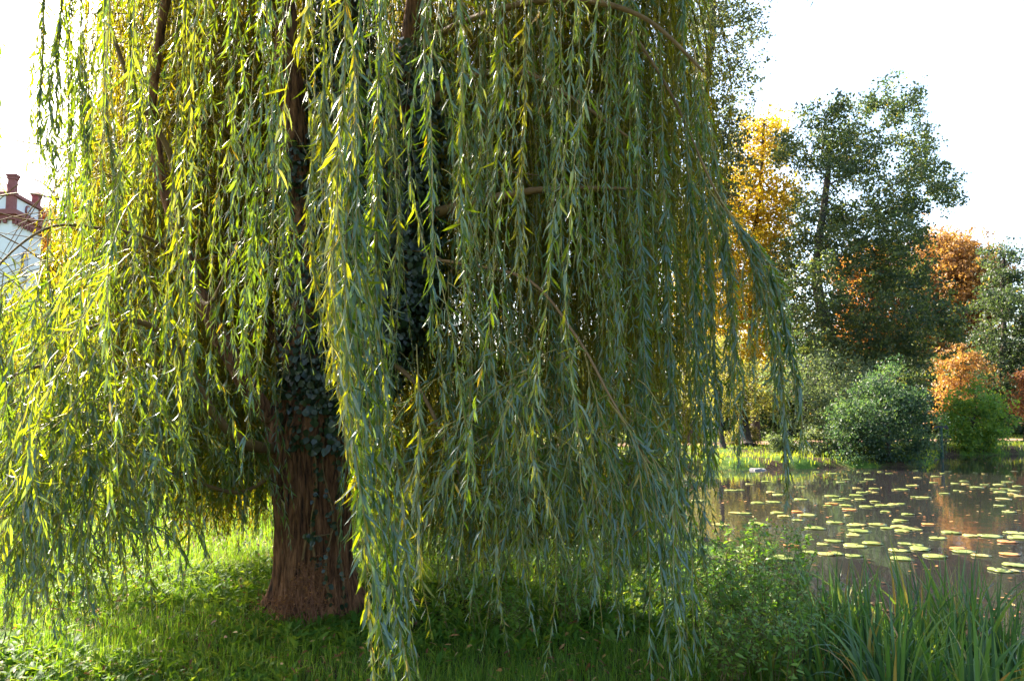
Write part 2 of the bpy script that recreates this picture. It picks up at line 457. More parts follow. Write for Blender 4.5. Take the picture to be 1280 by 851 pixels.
# broad-leaved ground cover: small rosettes
mb = MB()
def rosettes(xy, Lr, upr=(.25, 1.0)):
    for (x0, y0) in xy:
        n = rng.integers(4, 9); z0 = float(hgt(x0, y0))
        a = rng.uniform(0, 6.28, n); e = rng.uniform(*upr, n)
        d = np.stack([np.cos(a) * np.cos(e), np.sin(a) * np.cos(e), np.sin(e)], -1)
        N = np.stack([-np.cos(a) * np.sin(e), -np.sin(a) * np.sin(e), np.cos(e)], -1) + rng.normal(0, .25, (n, 3))
        b = np.array([x0, y0, z0]) + d * .02 + np.stack([0 * a, 0 * a, rng.uniform(0, .05, n)], -1)
        L = rng.uniform(*Lr, n)
        leaves(mb, b, d, N, L, L * rng.uniform(.26, .42, n), np.clip(rng.beta(2, 2.4) + rng.normal(0, .08, n), 0, 1), 1, .35, .3)
xy = clumpy(wedge(5200, 3.6, 9.0, -.72, .42), .7, .02); rosettes(xy, (.05, .12))
xy = clumpy(wedge(2600, 3.6, 7.5, -.12, .42), .7, -.2); rosettes(xy, (.05, .105), (.4, 1.25))
tag(mb.build('ground_cover', M['weed']), 'low broad-leaved weeds in the shade under the willow', kind='stuff')

# fallen leaves on the lawn and on the water
mb = MB()
xy = clumpy(wedge(5200, 3.6, 12, -.72, .3), 1.3, .05); n = len(xy)
a = rng.uniform(0, 6.28, n)
b = np.stack([xy[:, 0], xy[:, 1], hgt(xy[:, 0], xy[:, 1]) + rng.uniform(.01, .12, n)], -1)
leaves(mb, b, np.stack([np.cos(a), np.sin(a), rng.normal(0, .3, n)], -1), np.array([0, 0, 1]) + rng.normal(0, .35, (n, 3)),
       rng.uniform(.03, .08, n), rng.uniform(.008, .026, n), rng.uniform(0, 1, n), 1, .4, .3)
tag(mb.build('leaf_litter', M['dry']), 'dry fallen leaves scattered in the grass', kind='stuff')
mb = MB()
c0 = P(330, 770, 6.2)
n = 420
xy = np.stack([rng.normal(c0[0], .38, n), rng.normal(6.35, .28, n)], -1); a = rng.uniform(0, 6.28, n)
b = np.stack([xy[:, 0], xy[:, 1], hgt(xy[:, 0], xy[:, 1]) + rng.uniform(.01, .05, n)], -1)
leaves(mb, b, np.stack([np.cos(a), np.sin(a), rng.normal(0, .35, n)], -1), np.array([0, 0, 1]) + rng.normal(0, .4, (n, 3)),
       rng.uniform(.03, .09, n), rng.uniform(.008, .02, n), rng.uniform(0, .7, n), 1, .4, .3)
tag(mb.build('leaf_litter', M['dry']), 'reddish-brown litter heaped left of the willow base', kind='stuff')
mb = MB()
n = 900
y = 8 + 31 * rng.uniform(0, 1, n) ** .8; x = rng.uniform(.0, .66, n) * y
k = pond_sd(x, y) < -.1; x, y = x[k], y[k]; n = len(x); a = rng.uniform(0, 6.28, n)
leaves(mb, np.stack([x, y, np.full(n, WZ + .004)], -1), np.stack([np.cos(a), np.sin(a), 0 * a], -1), np.array([[0, 0, 1.]]) + np.zeros((n, 3)),
       rng.uniform(.05, .12, n), rng.uniform(.03, .07, n), rng.uniform(.2, 1, n), 1, -.12, .15)
tag(mb.build('floating_leaves', M['dry']), 'small autumn leaves floating on the pond', kind='stuff')

# ------------------------------------------------------------------ the willow
TB = P(395, 765, 6.62); TB[2] = float(hgt(TB[0], TB[1]))
willow = thing('weeping_willow', TB, 'great weeping willow with a thick furrowed trunk and long strands of narrow leaves', 'tree')

def make_trunk():
    mb = MB()
    key = [(398, 775, .40), (397, 755, .345), (396, 720, .305), (395, 650, .285), (393, 600, .30), (392, 560, .335), (394, 530, .36), (402, 500, .33), (408, 470, .24)]
    c = np.array([P(a, b, 6.62) for a, b, r in key]); c[0, 2] = -.12; rr = np.array([r for *_, r in key])
    NR, NT = 130, 170
    cc = spline(c, NR); rad = spline(np.stack([rr, rr * 0, rr * 0], -1), NR)[:, 0]
    th = np.arange(NT) * 2 * math.pi / NT
    V = np.zeros((NR, NT, 3))
    for i in range(NR):
        z = cc[i, 2]
        fl = math.exp(-max(0, z + .05) / .16)
        for j_, t in enumerate(th):
            cx, sx = math.cos(t), math.sin(t)
            lob = fl * (.10 * max(0, math.sin(3 * t + .6)) + .20 * max(0, math.cos(t - 3.05)) ** 4 + .1 * max(0, math.sin(5 * t)))
            n1 = mnoise.noise(Vector((cx * 1.3, sx * 1.3, z * .7)))
            wv = .25 * mnoise.noise(Vector((cx * 2, sx * 2, z * 2.2)))
            f = mnoise.noise(Vector(((cx + wv * .3) * 7.5, (sx + wv * .3) * 7.5, z * .8 + 5)))
            g = mnoise.noise(Vector((cx * 15, sx * 15, z * 1.6)))
            r = rad[i] * (1 + .10 * n1) + lob + .062 * (min(1, abs(f) * 1.5) ** .7 - .5) + .026 * (abs(g) * 2 - .5)
            V[i, j_] = cc[i] + np.array([cx * r, sx * r, 0])
    i = np.arange(NR - 1)[:, None] * NT; j = np.arange(NT)[None, :]; j2 = (j + 1) % NT
    q = np.stack([i + j, i + j2, i + NT + j2, i + NT + j], -1).reshape(-1, 4)
    mb.add(V.reshape(-1, 3), np.concatenate([q[:, [0, 1, 2]], q[:, [0, 2, 3]]]))
    return mb.build('trunk', M['willow_bark'], willow)
trunk = make_trunk()

def limb(name, pts, r0, r1, mat, k=14, n=40, rough=.10):
    c = spline(np.array([P(*p) for p in pts]), n)
    rad = np.linspace(r0, r1, n)
    V, T = tube(c, rad, k)
    d = np.array([mnoise.noise(Vector(p * 6)) for p in V])[:, None]
    cidx = np.concatenate([np.repeat(np.arange(n), k), [0, n - 1]])
    V = V + (V - c[cidx]) * d * rough * 3
    mb = MB(); mb.add(V, T)
    mb.build(name, mat, willow)
    return c
LIMBS = []
for pts, r0, r1 in [
    ([(402, 520, 6.62), (385, 420, 6.6), (372, 250, 6.7), (358, 60, 6.8), (350, -120, 7.0)], .20, .075),
    ([(412, 515, 6.62), (432, 400, 6.7), (424, 220, 6.9), (430, 60, 7.1), (450, -160, 7.3)], .20, .09),
    ([(415, 520, 6.6), (470, 440, 6.5), (498, 360, 6.4), (503, 240, 6.3), (515, 60, 6.2), (540, -120, 6.1)], .19, .08),
    ([(360, 545, 6.55), (322, 500, 6.3), (285, 440, 6.1), (235, 330, 5.9), (190, 150, 5.8), (215, -40, 5.7)], .085, .03),
    ([(445, 470, 6.9), (520, 400, 7.6), (600, 300, 8.2), (680, 120, 8.6), (720, -60, 8.8)], .11, .05),
    ([(380, 480, 6.9), (330, 380, 7.8), (280, 230, 8.4), (240, 60, 8.8), (230, -60, 9)], .10, .04),
]:
    LIMBS.append(limb('limb', pts, r0, r1, M['willow_bark']))
for pts, r0, r1 in [
    ([(503, 285, 6.35), (560, 262, 6.1), (640, 243, 5.7), (700, 236, 5.4), (790, 236, 5.1)], .05, .010),
    ([(512, 170, 6.3), (560, 110, 6), (640, 88, 5.6), (710, 120, 5.2), (790, 175, 4.9)], .035, .007),
    ([(505, 320, 6.4), (580, 330, 5.6), (660, 350, 4.8), (720, 420, 4.2), (765, 500, 3.9), (812, 580, 3.8)], .013, .004),
    ([(348, 560, 6.5), (310, 555, 6.0), (270, 520, 5.6), (215, 430, 5.2), (165, 400, 4.9), (110, 410, 4.7)], .05, .008),
    ([(345, 590, 6.5), (300, 615, 6.3), (240, 600, 6.0), (190, 580, 5.7)], .02, .006),
    ([(240, 340, 5.9), (190, 300, 5.4), (120, 285, 5), (60, 285, 4.7), (0, 330, 4.5), (-30, 390, 4.4)], .014, .004),
    ([(110, 410, 4.7), (80, 450, 4.4), (40, 460, 4.2), (10, 475, 4.1), (-20, 505, 4.0)], .014, .005),
    ([(225, 310, 5.9), (215, 200, 5.6), (170, 120, 5.4), (140, 40, 5.3)], .03, .012),
    ([(230, 330, 5.9), (260, 380, 5.3), (300, 300, 4.8), (320, 250, 4.5)], .02, .008),
    ([(600, 300, 8.2), (640, 330, 8.4), (700, 420, 8.6), (720, 560, 8.7)], .03, .008),
    ([(470, 440, 6.5), (520, 480, 6.0), (560, 560, 5.6), (585, 620, 5.4)], .022, .006),
    ([(460, 440, 6.6), (560, 450, 7.2), (640, 470, 7.6), (700, 520, 7.8)], .03, .008),
    ([(515, 60, 6.2), (600, 20, 5.4), (700, 0, 4.8), (800, 20, 4.4), (880, 90, 4.3)], .03, .008),
    ([(790, 40, 4.6), (840, 120, 4.6), (890, 230, 4.5), (925, 290, 4.5), (965, 350, 4.5)], .010, .004),
    ([(430, 60, 7.1), (440, -20, 5.4), (438, -60, 4.2), (440, -20, 3.4)], .03, .008),
    ([(360, 60, 6.8), (330, -40, 5.2), (320, -60, 4.4), (325, -10, 3.9)], .03, .008),
]:
    limb('branch', pts, r0, r1, M['willow_branch'], k=8, n=40, rough=.05)

DOWN = np.array([0, 0, -1.0])
def strand_path(p0, length, out=None, outk=.5, sway=.05):
    n = max(6, int(length / .06)); s = np.linspace(0, length, n); ds = s[1] - s[0]
    if out is None:
        a = rng.uniform(0, 6.28); out = np.array([math.cos(a), math.sin(a), 0])
    tt = np.exp(-s / .35)[:, None] * outk
    d = nrm(DOWN + out * tt * 2 + np.array([0, 0, .6]) * tt)
    p = p0 + np.concatenate([np.zeros((1, 3)), np.cumsum(d[:-1] * ds, 0)])
    k1, k2 = rng.uniform(.7, 1.8, 2); f1, f2 = rng.uniform(0, 6.28, 2)
    e = (s / max(length, .1)) ** .7 * sway
    p[:, 0] += e * (np.sin(k1 * s + f1) - math.sin(f1)) + .007 * np.sin(9 * s + f2)
    p[:, 1] += e * (np.sin(k2 * s + f2) - math.sin(f2)) + .007 * np.sin(8 * s + f1)
    return s, p

SUNH = np.array([math.sin(R(SUN_AZ)), math.cos(R(SUN_AZ))]); SUNT = math.tan(R(SUN_EL))
GAPS = []
for (px, py, gr) in [(225, 690, .45), (215, 640, .5), (250, 745, .28), (60, 815, .36), (150, 840, .26), (15, 750, .42), (100, 765, .2), (915, 720, .42), (960, 770, .42), (890, 800, .3), (1060, 830, .36), (1170, 850, .4)]:
    d = ray(px, py); t = -CZ / d[2]; GAPS.append((d[0] * t, d[1] * t, gr))

def strand(mb, p0, length, detail, out=None, outk=.5, sway=.05, Lm=.095, spacing=.026, path=None, vb=None, bare=.12):
    if path is None and mb is cb:                      # openings in the crown through which the sun reaches the lawn
        for gx_, gy_, gr in GAPS:
            dx, dy = p0[0] - gx_, p0[1] - gy_
            a_ = dx * SUNH[0] + dy * SUNH[1]; pr = abs(dx * SUNH[1] - dy * SUNH[0])
            if a_ > 0 and pr < gr:
                zr = a_ * SUNT
                if p0[2] - length - gr * .7 < zr < p0[2] + gr * .7:
                    if p0[2] - zr - gr * .7 > .5: length = p0[2] - zr - gr * .7
                    else: return
    if path is None: s, p = strand_path(p0, length, out, outk, sway)
    else:
        p = path; s = np.concatenate([[0], np.cumsum(np.linalg.norm(np.diff(p, axis=0), axis=1))]); length = s[-1]
    st = max(1, len(p) // 24 if detail else len(p) // 10)
    idx = np.unique(np.concatenate([np.arange(0, len(p), st), [len(p) - 1]]))
    if len(idx) > 2:
        V, T = tube(p[idx], np.linspace(.0028 if detail else .003, .0010, len(idx)), 4 if detail else 3, cap=False)
        mb.add(V, T, .5, 1)
    n = int(length / spacing)
    if n < 3: return
    ls = np.sort(rng.uniform(min(bare, length * .2), length, n)); ls[-1] = length
    b = np.stack([np.interp(ls, s, p[:, k]) for k in range(3)], -1)
    tg = np.stack([np.interp(ls, s, np.gradient(p[:, k], s)) for k in range(3)], -1); tg = nrm(tg)
    az = np.arange(n) * 2.4 + rng.uniform(0, 6.28) + rng.normal(0, .6, n)
    a1 = nrm(np.cross(tg, np.array([.3, .9, .1]))); a2 = np.cross(tg, a1)
    rad = a1 * np.cos(az)[:, None] + a2 * np.sin(az)[:, None]
    al = np.clip(rng.normal(.55, .30, n), .05, 1.5)
    D = tg * np.cos(al)[:, None] + rad * np.sin(al)[:, None] + DOWN * rng.uniform(0, .5, n)[:, None]
    N = rad * np.cos(al)[:, None] - tg * np.sin(al)[:, None] + rng.normal(0, .45, (n, 3))
    tp = np.clip((length - ls) / .30, 0, 1) * .5 + .5
    L = Lm * rng.uniform(.65, 1.35, n) * tp
    W = L * rng.uniform(.10, .16, n)
    base = rng.beta(1.3, 1.5) if vb is None else vb
    v = np.clip(base * .68 + .32 * rng.uniform(0, 1, n) - .04, 0, .93)
    v = np.where(rng.uniform(0, 1, n) < .012, 1.0, v)
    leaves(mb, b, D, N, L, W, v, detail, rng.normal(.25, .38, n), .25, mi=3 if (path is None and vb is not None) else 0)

WM = [M['willow_leaf'], M['willow_twig']]

def bundle(pts, nst, spread, detail=1, Lm=.10, tail=.35, spacing=.022, lat=.5, label=None):
    """one long branchlet drawn through points (px, py, depth), with its side strands, as one part"""
    c = np.array([P(*p) for p in pts])
    ln = np.sum(np.linalg.norm(np.diff(c, axis=0), axis=1))
    path = spline(c, max(10, int(ln / .06)))
    mb = MB()
    vb = rng.beta(1.4, 1.8)
    for k in range(nst):
        t0 = 0 if k == 0 else rng.uniform(0, lat)
        t1 = 1 if k == 0 else min(1, t0 + rng.uniform(tail, 1.0))
        i0, i1 = int(t0 * (len(path) - 1)), max(int(t1 * (len(path) - 1)), int(t0 * (len(path) - 1)) + 5)
        q = path[i0:i1 + 1].copy()
        if len(q) < 5: continue
        u = np.linspace(0, 1, len(q)); a = rng.uniform(0, 6.28); r = abs(rng.normal(0, spread)) if k else .01
        off = np.array([math.cos(a), math.sin(a) * .8, 0]) * r
        q = q + off * (sm(0, .35, u) if t0 > 0 else (.3 + .7 * u))[:, None]
        ph = rng.uniform(0, 6.28, 2)
        q[:, 0] += .02 * np.sin(u * rng.uniform(3, 7) + ph[0]) * u; q[:, 1] += .02 * np.sin(u * rng.uniform(3, 7) + ph[1]) * u
        strand(mb, None, 0, detail, path=q, Lm=Lm * rng.uniform(.85, 1.12), spacing=spacing, vb=np.clip(vb + rng.normal(0, .15), 0, 1))
    o = mb.build('hanging_branch', WM, willow)
    return o

FRONT = [
    # the big curtain right of the trunk
    ([(455, -60, 3.3), (440, 150, 3.25), (432, 330, 3.2), (448, 520, 3.2), (470, 700, 3.15), (500, 880, 3.1)], 9, .10),
    ([(410, -60, 3.4), (405, 120, 3.4), (412, 300, 3.35), (432, 500, 3.3), (455, 650, 3.3), (470, 860, 3.25)], 8, .08),
    ([(475, -60, 3.5), (472, 200, 3.4), (470, 400, 3.4), (480, 560, 3.3), (488, 700, 3.3), (520, 850, 3.2)], 7, .09),
    ([(385, -60, 3.7), (395, 150, 3.6), (400, 330, 3.6), (428, 480, 3.5)], 5, .07),
    ([(430, -60, 3.0), (428, 120, 3.0), (418, 300, 3.0), (422, 420, 3.0), (440, 560, 3.0)], 5, .06),
    ([(520, 430, 3.6), (525, 560, 3.6), (522, 700, 3.55), (530, 790, 3.5)], 4, .05),
    ([(530, -60, 3.6), (532, 130, 3.6), (538, 280, 3.6), (545, 440, 3.6)], 4, .05),
    ([(575, -60, 3.7), (578, 120, 3.7), (572, 260, 3.7), (577, 390, 3.7)], 4, .045),
    ([(620, -60, 3.8), (625, 60, 3.8), (622, 170, 3.8), (618, 260, 3.8)], 3, .045),
    ([(655, -60, 4), (655, 130, 4), (648, 270, 4), (652, 375, 4)], 4, .05),
    ([(330, -60, 3.8), (328, 110, 3.8), (318, 260, 3.8), (326, 450, 3.8)], 5, .06),
    ([(290, -60, 4.2), (285, 120, 4.2), (296, 260, 4.1), (288, 400, 4.1)], 4, .06),
    ([(235, -60, 4.2), (232, 60, 4.2), (240, 180, 4.2), (228, 330, 4.1), (232, 470, 4.1)], 4, .06),
    ([(245, 300, 4.4), (240, 420, 4.3), (232, 520, 4.3), (238, 640, 4.3)], 4, .07),
    ([(310, 300, 4.6), (305, 420, 4.6), (315, 500, 4.6)], 4, .06),
    ([(355, 180, 4.3), (352, 300, 4.3), (362, 400, 4.3)], 4, .06),
    # left edge
    ([(58, -60, 4.5), (52, 80, 4.5), (50, 150, 4.5), (46, 215, 4.5)], 7, .05),
    ([(92, -60, 5.0), (88, 60, 5.0), (90, 180, 5.0), (84, 300, 5.0)], 8, .08),
    ([(82, -60, 4.4), (74, 80, 4.4), (68, 160, 4.4), (72, 235, 4.4)], 8, .09),
    ([(105, -60, 4.6), (100, 80, 4.6), (108, 200, 4.5), (104, 330, 4.5)], 8, .09),
    ([(135, -60, 4.5), (130, 100, 4.5), (142, 250, 4.5), (128, 390, 4.4), (120, 470, 4.4)], 9, .09),
    ([(165, -60, 4.6), (162, 60, 4.6), (172, 160, 4.6), (168, 260, 4.6)], 7, .09),
    ([(120, 290, 4.4), (104, 420, 4.3), (110, 560, 4.2), (105, 680, 4.2), (118, 800, 4.1)], 7, .08),
    ([(60, 290, 4.2), (62, 400, 4.2), (70, 560, 4.1), (75, 700, 4.1), (70, 800, 4.0)], 6, .08),
    ([(25, 470, 3.9), (30, 560, 3.9), (40, 700, 3.8), (38, 800, 3.8)], 6, .07),
    ([(5, 340, 4.1), (0, 420, 4.1), (10, 520, 4.0), (8, 640, 4.0), (5, 780, 4.0)], 6, .07),
    ([(165, 405, 4.8), (160, 500, 4.7), (150, 600, 4.7), (160, 720, 4.6)], 6, .08),
    ([(195, 420, 4.9), (190, 520, 4.8), (195, 610, 4.8), (182, 660, 4.7)], 5, .08),
    ([(-10, -60, 4.6), (-4, 60, 4.6), (-2, 160, 4.6), (-5, 240, 4.6)], 3, .03),
    # centre and right
    ([(600, 60, 4.4), (604, 200, 4.4), (598, 330, 4.4)], 4, .06),
    ([(690, -60, 4.2), (688, 80, 4.2), (694, 200, 4.2), (685, 290, 4.2)], 4, .06),
    ([(725, -60, 4.3), (722, 120, 4.3), (730, 280, 4.3), (738, 380, 4.3)], 5, .06),
    ([(760, -60, 4.4), (762, 120, 4.4), (756, 260, 4.4), (775, 420, 4.3), (780, 520, 4.3)], 5, .06),
    ([(790, -60, 4.5), (794, 120, 4.5), (800, 300, 4.5), (806, 450, 4.5), (812, 600, 4.4)], 6, .07),
    ([(822, -60, 4.6), (826, 100, 4.6), (832, 300, 4.5), (838, 480, 4.5), (850, 620, 4.4), (855, 740, 4.4)], 7, .07),
    ([(852, -60, 4.5), (856, 120, 4.5), (862, 260, 4.5), (868, 420, 4.4), (878, 560, 4.4), (888, 620, 4.4)], 6, .06),
    ([(868, 60, 4.7), (874, 200, 4.7), (886, 330, 4.6), (892, 460, 4.6), (896, 560, 4.5)], 5, .05),
    ([(890, 230, 4.5), (910, 310, 4.5), (916, 380, 4.5), (918, 470, 4.5), (914, 540, 4.5), (912, 590, 4.5)], 4, .035),
    ([(895, 240, 4.4), (930, 300, 4.35), (956, 350, 4.3), (970, 430, 4.25), (980, 520, 4.2), (988, 640, 4.2)], 5, .035),
    ([(850, 560, 4.4), (846, 640, 4.4), (852, 720, 4.4)], 3, .03),
    ([(868, 60, 4.6), (884, 150, 4.6), (898, 240, 4.55), (902, 330, 4.5), (900, 400, 4.5)], 6, .05),
    ([(872, 240, 4.7), (896, 300, 4.7), (908, 400, 4.65), (900, 500, 4.6), (896, 590, 4.6)], 7, .06),
    ([(885, 235, 4.5), (920, 285, 4.4), (942, 330, 4.35), (946, 400, 4.3), (942, 470, 4.3)], 5, .04),
    ([(900, 250, 4.4), (940, 305, 4.35), (966, 350, 4.3), (984, 430, 4.25), (996, 500, 4.2), (1000, 570, 4.2)], 6, .04),
    ([(905, 260, 4.4), (935, 310, 4.4), (958, 390, 4.3), (968, 470, 4.3), (972, 540, 4.3)], 6, .05),
    ([(860, 300, 4.8), (872, 400, 4.8), (880, 500, 4.7), (872, 600, 4.7), (866, 680, 4.7)], 7, .08),
    # drooping sprays at lower centre right
    ([(760, 500, 3.9), (790, 545, 3.8), (812, 600, 3.75), (826, 690, 3.7), (832, 800, 3.65), (840, 880, 3.6)], 6, .07),
    ([(780, 530, 3.9), (830, 590, 3.8), (845, 660, 3.8), (850, 760, 3.7), (858, 850, 3.7)], 5, .05),
    ([(730, 440, 4.1), (752, 520, 4.0), (766, 600, 4.0), (772, 700, 3.9), (780, 790, 3.9)], 5, .08),
    ([(735, 450, 4.2), (742, 560, 4.2), (744, 680, 4.1), (738, 770, 4.1)], 4, .06),
    ([(700, 390, 4.6), (702, 520, 4.6), (690, 620, 4.5), (700, 700, 4.5)], 4, .07),
    ([(650, 350, 4.9), (652, 480, 4.9), (640, 600, 4.8), (648, 690, 4.8)], 5, .08),
    ([(610, 340, 5.2), (606, 480, 5.2), (616, 600, 5.1), (608, 730, 5.1)], 5, .08),
    ([(560, 340, 5.2), (562, 460, 5.2), (574, 570, 5.1)], 4, .07),
    ([(800, 300, 4.9), (806, 420, 4.9), (800, 560, 4.9), (806, 660, 4.8)], 5, .07),
    ([(765, 260, 5.2), (768, 400, 5.2), (760, 520, 5.2), (766, 620, 5.1)], 5, .08),
]
for pts, nst, spread in FRONT:
    bundle(pts, nst, spread, 1, spacing=.018, Lm=.088 if pts[0][2] < 3.7 else .078)

# the rest of the curtain: one leafy crown
ENV = np.array([(-200, 800), (0, 770), (60, 790), (130, 770), (175, 690), (200, 600), (230, 590), (255, 640), (300, 640), (335, 560), (345, 515), (430, 520), (445, 700), (520, 760), (540, 700),
                (600, 740), (650, 730), (700, 730), (740, 750), (830, 730), (868, 660), (880, 520), (890, 400), (1400, 400)], float)
BENV = np.array([(-200, 640), (130, 640), (190, 600), (250, 600), (262, 700), (340, 690), (360, 620), (480, 690), (540, 715), (600, 725), (700, 720), (800, 690), (870, 620), (1400, 560)], float)
cb = MB()
cnt = 0
def crown_strands(n, rlo, rhi, azr=(0, 2 * math.pi), vb=None, Lm=.075, sp=.022):
    global cnt
    made = 0; tries = 0
    while made < n and tries < n * 12:
        tries += 1
        az = rng.uniform(*azr); r = math.sqrt(rng.uniform(rlo ** 2, rhi ** 2))
        x, y = TB[0] + r * math.cos(az), TB[1] + r * math.sin(az)
        if y < 2.9: continue
        if float(proj((x + .5 * math.cos(az), y + .5 * math.sin(az), 3.0))[0]) < 32 and rng.uniform() < .9:
            lowleft = True
        else: lowleft = False
        ztop = 1.5 + 6.6 * math.sqrt(max(.05, 1 - (r / 4.7) ** 2)) * rng.uniform(.72, 1.0)
        px, _ = proj((x, y, 2.5)); px = float(px)
        if float(proj((x + .5 * math.cos(az), y + .5 * math.sin(az), 3.5))[0]) > 885: continue
        depth = y
        if px > 868 + rng.normal(0, 16): continue
        if px < 46 or lowleft: ztop = min(ztop, float(P(px, rng.uniform(330, 480), depth)[2]))
        elif px < 140 and rng.uniform() < .8: ztop = min(ztop, float(P(px, rng.uniform(150, 380), depth)[2]))
        elif px < 210 and rng.uniform() < .5: ztop = min(ztop, float(P(px, rng.uniform(60, 330), depth)[2]))
        if depth > TB[1] - .3: pe = np.interp(px, BENV[:, 0], BENV[:, 1])
        else: pe = np.interp(px, ENV[:, 0], ENV[:, 1])
        zlow = float(P(px, pe + 10, depth)[2])
        zend = max(zlow, .12) + abs(rng.normal(0, .22)) + (rng.uniform(0, 1.4) if rng.uniform() < .3 else 0)
        if 486 < px < 524 and depth < 6.4 and rng.uniform() < .8: zend = max(zend, float(P(px, rng.uniform(220, 330), depth)[2]))
        if 342 < px < 376 and depth < 6.6 and rng.uniform() < .8: ztop = min(ztop, float(P(px, rng.uniform(120, 200), depth)[2]))
        if ztop - zend < .5: continue
        if rng.uniform() < .5 and ztop - zend > 1.4: ztop = rng.uniform(zend + .8, ztop)
        if rng.uniform() < .25 and ztop - zend > 1.8: zend = rng.uniform(zend, ztop - 1.0)
        L = ztop - zend
        if L < .5: continue
        if px < -30 and rng.uniform() < .85: continue
        if px < 110 and depth > 5.6 and rng.uniform() < .86: continue
        if 95 < px < 200 and depth > 5.6 and rng.uniform() < .25: continue
        if L > 3.2: ztop -= rng.uniform(0, .3) * (L - 3.2); L = ztop - zend
        d = 1 if depth < 4.9 else 0
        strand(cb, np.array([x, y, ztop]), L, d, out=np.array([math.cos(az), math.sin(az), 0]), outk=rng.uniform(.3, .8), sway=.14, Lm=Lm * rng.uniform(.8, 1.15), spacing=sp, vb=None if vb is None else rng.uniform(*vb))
        made += 1
    cnt += made
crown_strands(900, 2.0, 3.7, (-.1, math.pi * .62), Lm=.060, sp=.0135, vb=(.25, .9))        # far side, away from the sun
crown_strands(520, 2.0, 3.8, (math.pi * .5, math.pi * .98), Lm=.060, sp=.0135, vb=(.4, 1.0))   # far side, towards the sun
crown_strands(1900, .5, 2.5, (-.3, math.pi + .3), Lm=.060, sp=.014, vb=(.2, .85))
crown_strands(190, .9, 2.4, (math.pi, 2 * math.pi), Lm=.068, sp=.018)               # between trunk and front
crown_strands(70, 2.3, 3.6, (math.pi * 1.08, math.pi * 1.95))                      # front fill
crown_strands(190, 2.2, 4.2, (math.pi * .8, math.pi * 1.25), Lm=.072, sp=.018)     # left flank
for k in range(140):                                                # low left skirt in front, lit through by the sun
    q = P(rng.uniform(-40, 195), rng.uniform(300, 560), rng.uniform(3.9, 6.0))
    e = P(0, np.interp(proj(q)[0], ENV[:, 0], ENV[:, 1]) - abs(rng.normal(0, 70)), q[1])
    if q[2] - e[2] > .5: strand(cb, q, q[2] - e[2], 1 if q[1] < 4.9 else 0, outk=.7, sway=.09, Lm=.088, spacing=.024)
for k in range(46):                                                 # low skirt behind the left of the trunk
    x, y = rng.uniform(-3.0, -2.1), rng.uniform(7.3, 8.2)
    zt = rng.uniform(1.6, 2.9)
    strand(cb, np.array([x, y, zt]), zt - rng.uniform(.25, .9), 0, outk=.7, sway=.12, Lm=.085, spacing=.022)
for k in range(800):                                                # upper far side
    az = rng.uniform(.02, math.pi * 1.0); rr_ = math.sqrt(rng.uniform(.8, 12.5))
    x, y = TB[0] + rr_ * math.cos(az), TB[1] + rr_ * math.sin(az)
    zt = 1.5 + 6.6 * math.sqrt(max(.05, 1 - (rr_ / 4.7) ** 2)) * rng.uniform(.6, 1.0)
    px = float(proj((x, y, zt - 1.2))[0])
    if not (150 + rng.normal(0, 25) < px < 858): continue
    strand(cb, np.array([x, y, zt]), rng.uniform(1.4, 2.8), 0, out=np.array([math.cos(az), math.sin(az), 0]), outk=.6, sway=.1, Lm=.060, spacing=.0135, vb=rng.uniform(.3, 1.0))
# upper dome, above the frame: short leafy sprays that shade the tree from the sky
for k in range(3300):
    az = rng.uniform(0, 6.28); r = 3.5 * math.sqrt(rng.uniform(0, 1))
    x, y = TB[0] + r * math.cos(az), TB[1] + r * math.sin(az)
    zd = 2.0 + 6.6 * math.sqrt(1 - (r / 4.7) ** 2)
    zf = float(P(640, -30, max(y, 1.0))[2])
    zt = rng.uniform(min(zf + .8, zd - .3), zd)
    px, py = proj((x, y, zt - 1.0))
    ss = (x - TB[0]) * -.73 + (y - TB[1]) * .68
    if y < 2.8 or (ss > .2 and rng.uniform() < .85) or (ss > -.8 and rng.uniform() < .3): continue
    if py > -25 and (px > 850 or px < 210): continue
    strand(cb, np.array([x, y, zt]), rng.uniform(.8, 1.4), 0, out=np.array([math.cos(az), math.sin(az), 0]), outk=.6, Lm=.12, spacing=.034)
